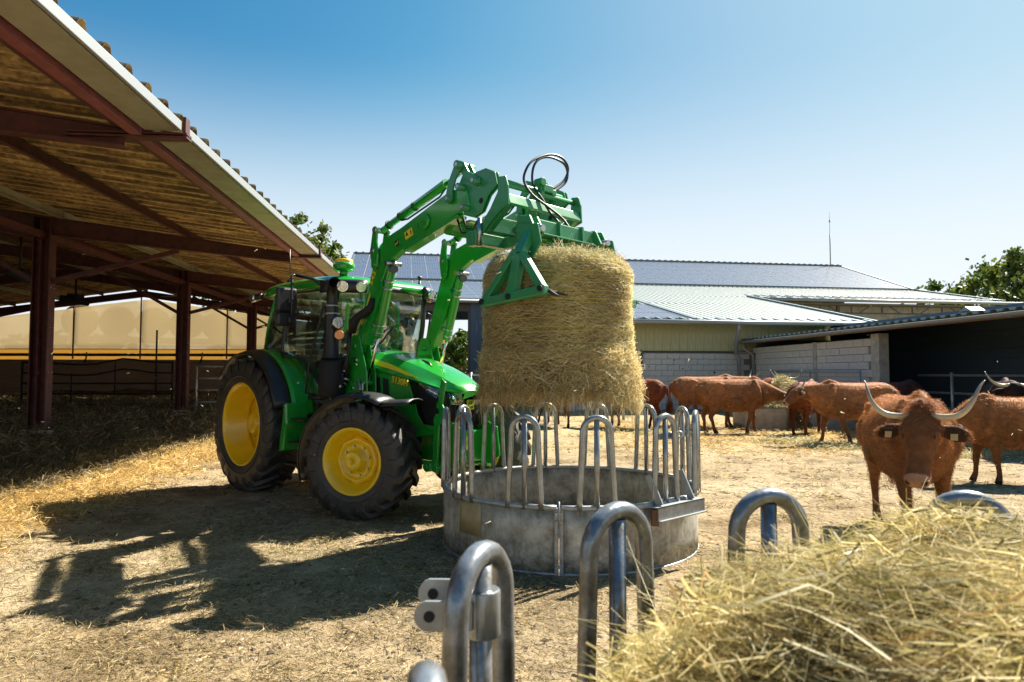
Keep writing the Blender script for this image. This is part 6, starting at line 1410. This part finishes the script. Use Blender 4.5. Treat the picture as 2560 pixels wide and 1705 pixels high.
    if detail:   # forelock and ear hair, ear tags
        n_ = 2600; P_ = np.array(H_(.02, .03)) + rng.normal(0, 1, (n_, 3)) @ np.diag([1, 1, 1]) * 0; 
        a_ = rng.normal(0, .055, n_); b_ = rng.uniform(-.10, .14, n_)
        P_ = np.array([list(H_(0, .035, 0))]) + np.outer(a_, np.array(hs_)) + np.outer(b_ , np.array(hd)) + np.outer(-np.abs(a_) * .25, np.array(hu))
        D_ = np.outer(np.sign(a_) * .7 + rng.normal(0, .5, n_), np.array(hs_)) + np.outer(rng.uniform(.1, .9, n_), np.array(hd)) + np.outer(rng.uniform(.0, .5, n_), np.array(hu)) 
        o = blades('forelock', P_, D_, rng.uniform(.05, .11, n_), np.full(n_, .0028), np.tile(base * 1.3, (n_, 1)) * rng.uniform(.6, 1.6, (n_, 1)), M['hair'], root, 3, .25); o['kind'] = 'stuff'
        for sd in (-1, 1):
            e = MB(); c = H_(.17, -.06, sd * .11) + (hs_ * sd - hu * .12 + hd * .22).normalized() * .13 + hu * .035 + hd * .02
            e.bar(c, c + hd * .055, .05, .004, tuple(hu)); e.build('ear_tag', M['eartag'], root)
            n_ = 420; ed = (hs_ * sd - hu * .12 + hd * .22).normalized(); t_ = rng.uniform(.02, .25, n_); P_ = np.array(H_(.17, -.06, sd * .11)) + np.outer(t_, np.array(ed)) + np.outer(rng.uniform(-.06, .06, n_) , np.array(hd))
            o = blades('ear_hair', P_, np.outer(np.ones(n_), np.array(ed)) + rng.normal(0, .5, (n_, 3)), rng.uniform(.03, .06, n_), np.full(n_, .002), np.tile(base * 1.5, (n_, 1)), M['hair'], root, 2, .2); o['kind'] = 'stuff'
    return root
M['eye'] = mat('eye', (.01, .006, .005), .08)
M['eartag'] = mat('ear_tag_plastic', (.62, .36, .14), .5)
red = (.245, .098, .038); dk = (.035, .016, .012)
# front cow, facing the camera with its head lowered
cow('big red-brown cow facing the camera with long pale upswept horns and ear tags', 3.70, 6.42, -106, .95, (1.22, -.20, 1.25), (1.49, -.33, .72), (3, -12, 2, -3), (0, 0), red, 'lyre', 62000, .0125, 1, group=None, detail=True, barrel=1.16, headroll=7, hornspan=.80)
cow('red-brown curly-coated cow cut off by the right edge behind the big horned cow', 6.85, 9.35, 176, .86, (1.05, .05, 1.02), (1.36, .1, .66), (7, -5, 3, -3), (0, 0), (.24, .10, .038), 'none', 22000, .018, 1, barrel=1.1)
cow('dark cow with wide pale horns facing out of the lean-to shade', 9.45, 13.2, -118, 1.0, (1.05, .05, 1.30), (1.28, .08, .86), (0, 0, 0, 0), (0, 0), dk, 'wide', 3000, .024, 0, hornspan=1.05)
cow('dark cow standing side-on in the lean-to shade behind the walking cow', 9.15, 16.4, 8, .95, (1.1, .3, .95), (1.45, .4, .7), (0, 0, 0, 0), (0, 0), (.07, .025, .02), 'none', 2500, .026, 0)
cow('red cow walking left with small dark-tipped horns', 7.10, 14.35, 178, .96, (1.10, .0, 1.24), (1.50, .02, .92), (24, -8, 14, -16), (0, 0), (.29, .12, .05), 'short', 12000, .02, 0)
cow('brown cow turned away at the trough with its rump behind the walking cow', 7.15, 16.6, 52, .97, (1.0, 0, 1.0), (1.3, 0, .7), (0, 3, -4, 4), (0, 0), (.15, .045, .018), 'side', 5000, .024, 1)
cow('red cow at the left of the trough reaching its lowered head into the hay', 5.55, 17.0, 1, 1.0, (1.12, -.1, 1.02), (1.50, -.15, .78), (-5, 16, 3, -6), (0, 0), red, 'none', 12000, .02, -1)
cow('horned red cow standing directly behind the feeding cow, its head raised over her back', 5.35, 18.6, 2, 1.04, (1.14, 0, 1.30), (1.52, 0, 1.12), (-10, 4, 2, 8), (0, 0), (.23, .10, .042), 'side', 6000, .024, -1, hornspan=1.1)
cow('horned cow facing the camera from behind the hay trough', 8.0, 20.8, -93, 1.0, (1.02, 0, 1.36), (1.25, 0, .98), (0, 0, 0, 0), (0, 0), (.17, .05, .018), 'wide', 3000, .026, 0, hornspan=1.1)
cow('red cow seen from behind just right of the hanging bale', 3.2, 18.6, 150, 1.0, (1.1, 0, 1.1), (1.45, 0, .8), (0, 5, -5, 3), (0, 0), (.15, .04, .015), 'none', 6000, .024, -1)
cow('red-brown cow hidden behind the bale, only its hind legs showing', 1.25, 19.4, 100, .98, (1.1, 0, 1.1), (1.45, 0, .8), (0, 3, -5, 6), (0, 0), (.14, .04, .016), 'none', 0, .026, 0)
cow('dark brown cow hidden behind the bale, its dark legs left of the red one', .35, 20.6, 150, .98, (1.1, 0, 1.1), (1.45, 0, .8), (0, 3, -5, 6), (0, 0), (.04, .018, .013), 'none', 0, .026, 0)
# ---------------------------------------------------------------- hay, straw, litter
def heap(name, cx, cy, rx, ry, z0, h, n, kind, label, L=(.08, .25), W=(.003, .006), segs=3, spread=1.0, base=True, kindtag='stuff', rz=0):
    r_ = np.sqrt(rng.random(n)); th = rng.uniform(0, 2 * PI, n); X = rx * r_ * np.cos(th); Yh = ry * r_ * np.sin(th)
    hz = h * np.clip(1 - r_ ** 2, 0, 1) ** .8 * (.75 + .5 * vnoise((X + cx) * 4, (Yh + cy) * 4)); Z = hz * (1 - rng.random(n) ** 3 * .5)
    if rz: X, Yh = X * math.cos(rz) - Yh * math.sin(rz), X * math.sin(rz) + Yh * math.cos(rz)
    P_ = np.stack([cx + X, cy + Yh, z0 + Z], 1); D_ = rng.normal(size=(n, 3)) * np.array([1, 1, .45])
    o = blades(name, P_, D_, rng.uniform(L[0], L[1], n), rng.uniform(W[0], W[1], n), haycol(n, kind), M['hay'], None, segs, .22); tag(o, label, None, None, 'stuff'); return o
# heap inside the near feeder: core surface + blades
HX, HY, HR = .99, .88, 1.0
def heap_z(x, y):
    r_ = np.hypot(x - HX, y - HY) / HR
    return .50 + .65 * np.clip(1 - r_ ** 8, 0, 1) ** .7 + .11 * (vnoise(x * 5, y * 5) - .5) + .05 * (vnoise(x * 13, y * 13) - .5) - .115 * sstep(1.15, 1.8, y) - .055 * sstep(.8, 1.3, x) * sstep(1.1, 1.7, y) + .03 * np.exp(-((x - 1.5) ** 2 + (y - 1.4) ** 2) / .2) - .05 * sstep(.7, .05, x) 
q = MB()
def hf(s, t_):
    a_ = 2 * PI * s; r_ = HR * .985 * t_; x = HX + r_ * math.cos(a_); y = HY + r_ * math.sin(a_); return (x, y, float(heap_z(np.array(x), np.array(y))) - .03 - .0 * t_)
q.grid(hf, 80, 36)
o = q.build('hay_heap', M['haybase'], None, recalc=False); tag(o, 'mass of loose hay filling the near feeder ring', None, None, 'stuff')
for (n, nm_, lb_, L_, W_, bd_, sg_, up_) in ((70000, 'hay_stems', 'fine dry hay stems on the near heap', (.05, .17), (.0009, .0022), .07, 2, .5), (15000, 'hay_leaves', 'flat pale hay leaves on the near heap', (.05, .17), (.0028, .0060), .20, 3, .4)):
    X = rng.uniform(HX - HR * 1.02, HX + HR * 1.0, n); Y = HY + HR * (rng.random(n) ** .75 * 1.15 - .12); Y = np.minimum(Y, HY + HR)
    k_ = np.hypot(X - HX, Y - HY) < HR * 1.015; X = X[k_]; Y = Y[k_]; n = len(X)
    Z = heap_z(X, Y) + rng.normal(0, .026, n) + .01
    P = np.stack([X, Y, Z], 1); fl = vnoise(X * 3, Y * 3) * 6; D = np.stack([np.cos(fl), np.sin(fl), 0 * fl], 1) + rng.normal(0, .75, (n, 3)) * np.array([1, 1, up_])
    C_ = haycol(n, 'hay') * (.34 + 1.05 * vnoise(X * 7 + 3, Y * 7))[:, None] * np.array([1.12, 1.06, .90])
    o = blades(nm_, P, D, rng.uniform(L_[0], L_[1], n), rng.uniform(W_[0], W_[1], n), C_, M['hay'], None, sg_, bd_); tag(o, lb_, None, None, 'stuff')
# a few tall stalks
st_p = []; st_d = []; 
for (x, y, dx, dz) in ((1.14, 1.78, -.06, 1), (1.10, 1.78, .05, .8), (1.50, 1.75, -.2, .8), (1.56, 1.72, .05, .9), (1.62, 1.74, .12, .9), (.34, 1.42, -.8, .5), (.30, 1.45, -.5, .9), (.45, 1.40, .1, .9), (1.0, 1.72, .5, .7), (1.35, 1.7, -.35, .6), (1.9, 1.5, .3, .8), (.22, 1.3, -.9, .3), (.8, 1.75, -.3, .6), (.62, 1.6, -.7, .35)):
    for j in range(3): st_p.append((x + random.uniform(-.02, .02), y, 1.06 if x > .6 else 1.0)); st_d.append((dx + random.uniform(-.15, .15), random.uniform(-.2, .2), dz))
st_p = np.array(st_p); o = blades('tall_stalks', st_p, np.array(st_d), rng.uniform(.18, .34, len(st_p)), rng.uniform(.002, .0035, len(st_p)), haycol(len(st_p), 'hay') * 1.2, M['hay'], None, 5, .12); tag(o, 'single dry stalks standing up from the near heap', None, None, 'stuff')

# trough hay, ground clumps
heap('trough_hay', 7.3, 18.5, .85, .5, .45, .85, 5000, 'hay', 'hay heaped on the trough between the cows', (.1, .3), (.008, .014), 2)
heap('trough_hay', 8.9, 18.5, .8, .38, .35, .3, 1500, 'hay', 'low hay at the right end of the trough', (.1, .3), (.008, .014), 2)
heap('hanging_trough_hay', 7.5, 17.95, .28, .12, .0, .75, 900, 'bedding', 'hay hanging down the front of the trough', (.1, .3), (.008, .014), 2)
def ground_blades(name, label, X, Y, kind, L, W, lift=.012, up=.12, segs=2, jz=.004, tint=1.0):
    n_ = len(X); P_ = np.stack([X, Y, gh(X, Y) + lift * rng.random(n_) ** 2 + jz], 1); D_ = rng.normal(size=(n_, 3)) * np.array([1, 1, up])
    o = blades(name, P_, D_, L, W, haycol(n_, kind) * tint, M['hay'], None, segs, .18); tag(o, label, None, None, 'stuff'); return o
def inv_y(n_, y0, y1): u = rng.random(n_); return 1 / (1 / y0 - u * (1 / y0 - 1 / y1))
def lod(Y): return np.clip(Y / 5, .75, 3.2)
# sparse litter over the whole yard, thinning with distance like its size on the ground
n = 60000; Y = inv_y(n, 2.0, 24); X = (rng.random(n) * 2 - 1) * .8 * Y; dens = vnoise(X * 1.6, Y * 1.6) ** 2.5 * 2.0 + .12; k_ = (rng.random(n) < dens) & (bcoord(X, Y) > -5.0) & (np.hypot(X - NX, Y - NY) > 1.1); X, Y = X[k_], Y[k_]
ground_blades('straw_litter', 'straw litter scattered over the yard', X, Y, 'mixed', rng.uniform(.03, .13, len(X)) * lod(Y) ** .5, rng.uniform(.0025, .0055, len(X)) * lod(Y), up=.10)
# dark crumbs of mud and dung
def crumbs(n_, y0, y1, label, name, size, colr):
    Y = inv_y(n_, y0, y1); X = (rng.random(n_) * 2 - 1) * .78 * Y; k_ = (rng.random(n_) < vnoise(X * 2.1 + 50, Y * 2.1) ** 2.2 * 1.8) & (bcoord(X, Y) > -5) & (np.hypot(X - NX, Y - NY) > 1.1); X, Y = X[k_], Y[k_]; m_ = len(X)
    base = np.array([[1, 0, 0], [-1, 0, 0], [0, 1, 0], [0, -1, 0], [0, 0, .38], [0, 0, -.3]]); F0 = np.array([[0, 2, 4], [2, 1, 4], [1, 3, 4], [3, 0, 4]])
    sz_ = size * (.15 + 1.3 * rng.random((m_, 1, 1)) ** 3) * (1 + Y[:, None, None] * .06); V_ = base[None] * sz_ * rng.uniform(.5, 1.4, (m_, 6, 3)); a_ = rng.uniform(0, 6.28, m_)
    Vx = V_[:, :, 0] * np.cos(a_)[:, None] - V_[:, :, 1] * np.sin(a_)[:, None]; Vy = V_[:, :, 0] * np.sin(a_)[:, None] + V_[:, :, 1] * np.cos(a_)[:, None]
    V_ = np.stack([Vx + X[:, None], Vy + Y[:, None], V_[:, :, 2] + gh(X, Y)[:, None] + .001], -1).reshape(-1, 3); F_ = (F0[None] + 6 * np.arange(m_)[:, None, None]).reshape(-1, 3)
    me_ = bpy.data.meshes.new(name); me_.from_pydata(V_.tolist(), [], F_.tolist()); vcol(me_, np.repeat(np.array(colr) * rng.uniform(.5, 1.6, (m_, 1)), 6, axis=0)); tag(link(name, me_, M['skin']), label, None, None, 'stuff')
crumbs(15000, 2.0, 18, 'dark crumbs of trodden mud over the yard', 'mud_crumbs', .016, (.10, .07, .04))
crumbs(9000, 2.0, 14, 'pale dry crumbs of earth over the yard', 'earth_crumbs', .012, (.40, .29, .17))
# clumps
cx = inv_y(900, 2.2, 16); ccx = (rng.random(900) * 2 - 1) * .75 * cx; X = []; Y = []
for a_, b_ in zip(ccx, cx):
    if bcoord(a_, b_) < -4.6 or math.hypot(a_ - NX, b_ - NY) < 1.3: continue
    m_ = rng.integers(14, 70); s_ = rng.uniform(.03, .12) * (1 + b_ * .05); X.append(a_ + rng.normal(0, s_ * 1.6, m_)); Y.append(b_ + rng.normal(0, s_, m_))
X = np.concatenate(X); Y = np.concatenate(Y); ground_blades('litter_clumps', 'small clumps of trampled straw on the yard', X, Y, 'mixed', rng.uniform(.03, .10, len(X)) * lod(Y) ** .4, rng.uniform(.003, .006, len(X)) * lod(Y), .03, .35)
# green hay under the bale's shadow and by the tractor
n = 26000; X = rng.normal(-2.1, 1.5, n); Y = rng.normal(5.6, 1.05, n); k_ = rng.random(n) < vnoise(X * 3, Y * 3) ** 1.3 * 1.1; X, Y = X[k_], Y[k_]
ground_blades('green_hay_litter', 'thin greenish hay dropped between the tractor and the feeder', X, Y, 'hay', rng.uniform(.03, .12, len(X)), rng.uniform(.0025, .0055, len(X)), .02, .2, tint=.7)
# straw bank along the shed edge (golden), then bedding inside
n = 80000; Y = inv_y(n, 3.2, 22); bb_ = -3.3 - 2.3 * rng.random(n) ** .8 - .5 * (vnoise(Y * 1.1, Y * 0) - .5) * 2; X = (bb_ - .0916 * Y) / .9958
k_ = (rng.random(n) < np.clip(sstep(-3.3, -4.8, bb_) * 1.2 * (.35 + 1.1 * vnoise(X * 2, Y * 2)), 0, 1)) & (np.abs(X / Y) < .85); X, Y = X[k_], Y[k_]
ground_blades('straw_bank', 'golden straw bank along the edge of the cattle shed', X, Y, 'straw', rng.uniform(.05, .18, len(X)) * lod(Y) ** .4, rng.uniform(.0035, .0075, len(X)) * lod(Y) ** .9, .07, .45)
n = 85000; Y = inv_y(n, 7.0, 31); bb_ = rng.uniform(-20, -4.9, n); X = (bb_ - .0916 * Y) / .9958; k_ = (np.abs(X / Y) < .82) & (X / Y < -.2); X, Y = X[k_], Y[k_]
ground_blades('straw_bedding', 'trampled grey-brown straw bedding inside the cattle shed', X, Y, 'bedding', rng.uniform(.06, .2, len(X)) * lod(Y) ** .5, rng.uniform(.005, .009, len(X)) * lod(Y) ** .9, .17, .8)
# straw where the cows feed
n = 22000; X = rng.uniform(2.0, 11.2, n); Y = rng.uniform(11.5, 21, n); k_ = rng.random(n) < np.clip(vnoise(X * 1.3, Y * 1.3) * 1.3 * sstep(11, 15, Y), 0, 1); X, Y = X[k_], Y[k_]
ground_blades('feeding_straw', 'pale straw spread where the cattle feed', X, Y, 'straw', rng.uniform(.08, .25, len(X)), rng.uniform(.008, .016, len(X)), .05, .3)
for (x, y, rx) in ((4.6, 18.4, .9), (5.9, 14.6, .8), (6.6, 13.6, .9), (8.6, 12.3, 1.0), (7.9, 13.4, .9), (3.6, 16.6, .7)):
    heap('hay_clump', x, y, rx, rx * .5, g1(x, y), .10, 900, 'hay', 'flattened hay clump on the yard near the cattle', (.1, .25), (.008, .014), 2)
# flat green patch left of the tractor shadow
heap('hay_patch', -5.0, 7.55, .62, .25, g1(-5.0, 7.55) - .01, .05, 1600, 'hay', 'small pale green hay patch in the tractor shadow', (.04, .14), (.003, .006), 2)
# chaff in the air
n = 300; Y = rng.uniform(2.5, 15, n); X = (rng.random(n) * 2 - 1) * .75 * Y; Z = 1.5 + rng.uniform(-.32, .2, n) * Y; k_ = (Z > .15) & (Z < 3.6) & ((X > -4) | (Y < 9)); X, Y, Z = X[k_], Y[k_], Z[k_]
o = blades('airborne_chaff', np.stack([X, Y, Z], 1), rng.normal(size=(len(X), 3)), rng.uniform(.006, .028, len(X)), rng.uniform(.003, .006, len(X)), np.tile([.75, .68, .45], (len(X), 1)), M['hay'], None, 1, .1); tag(o, 'bits of chaff drifting in the air', None, None, 'stuff')
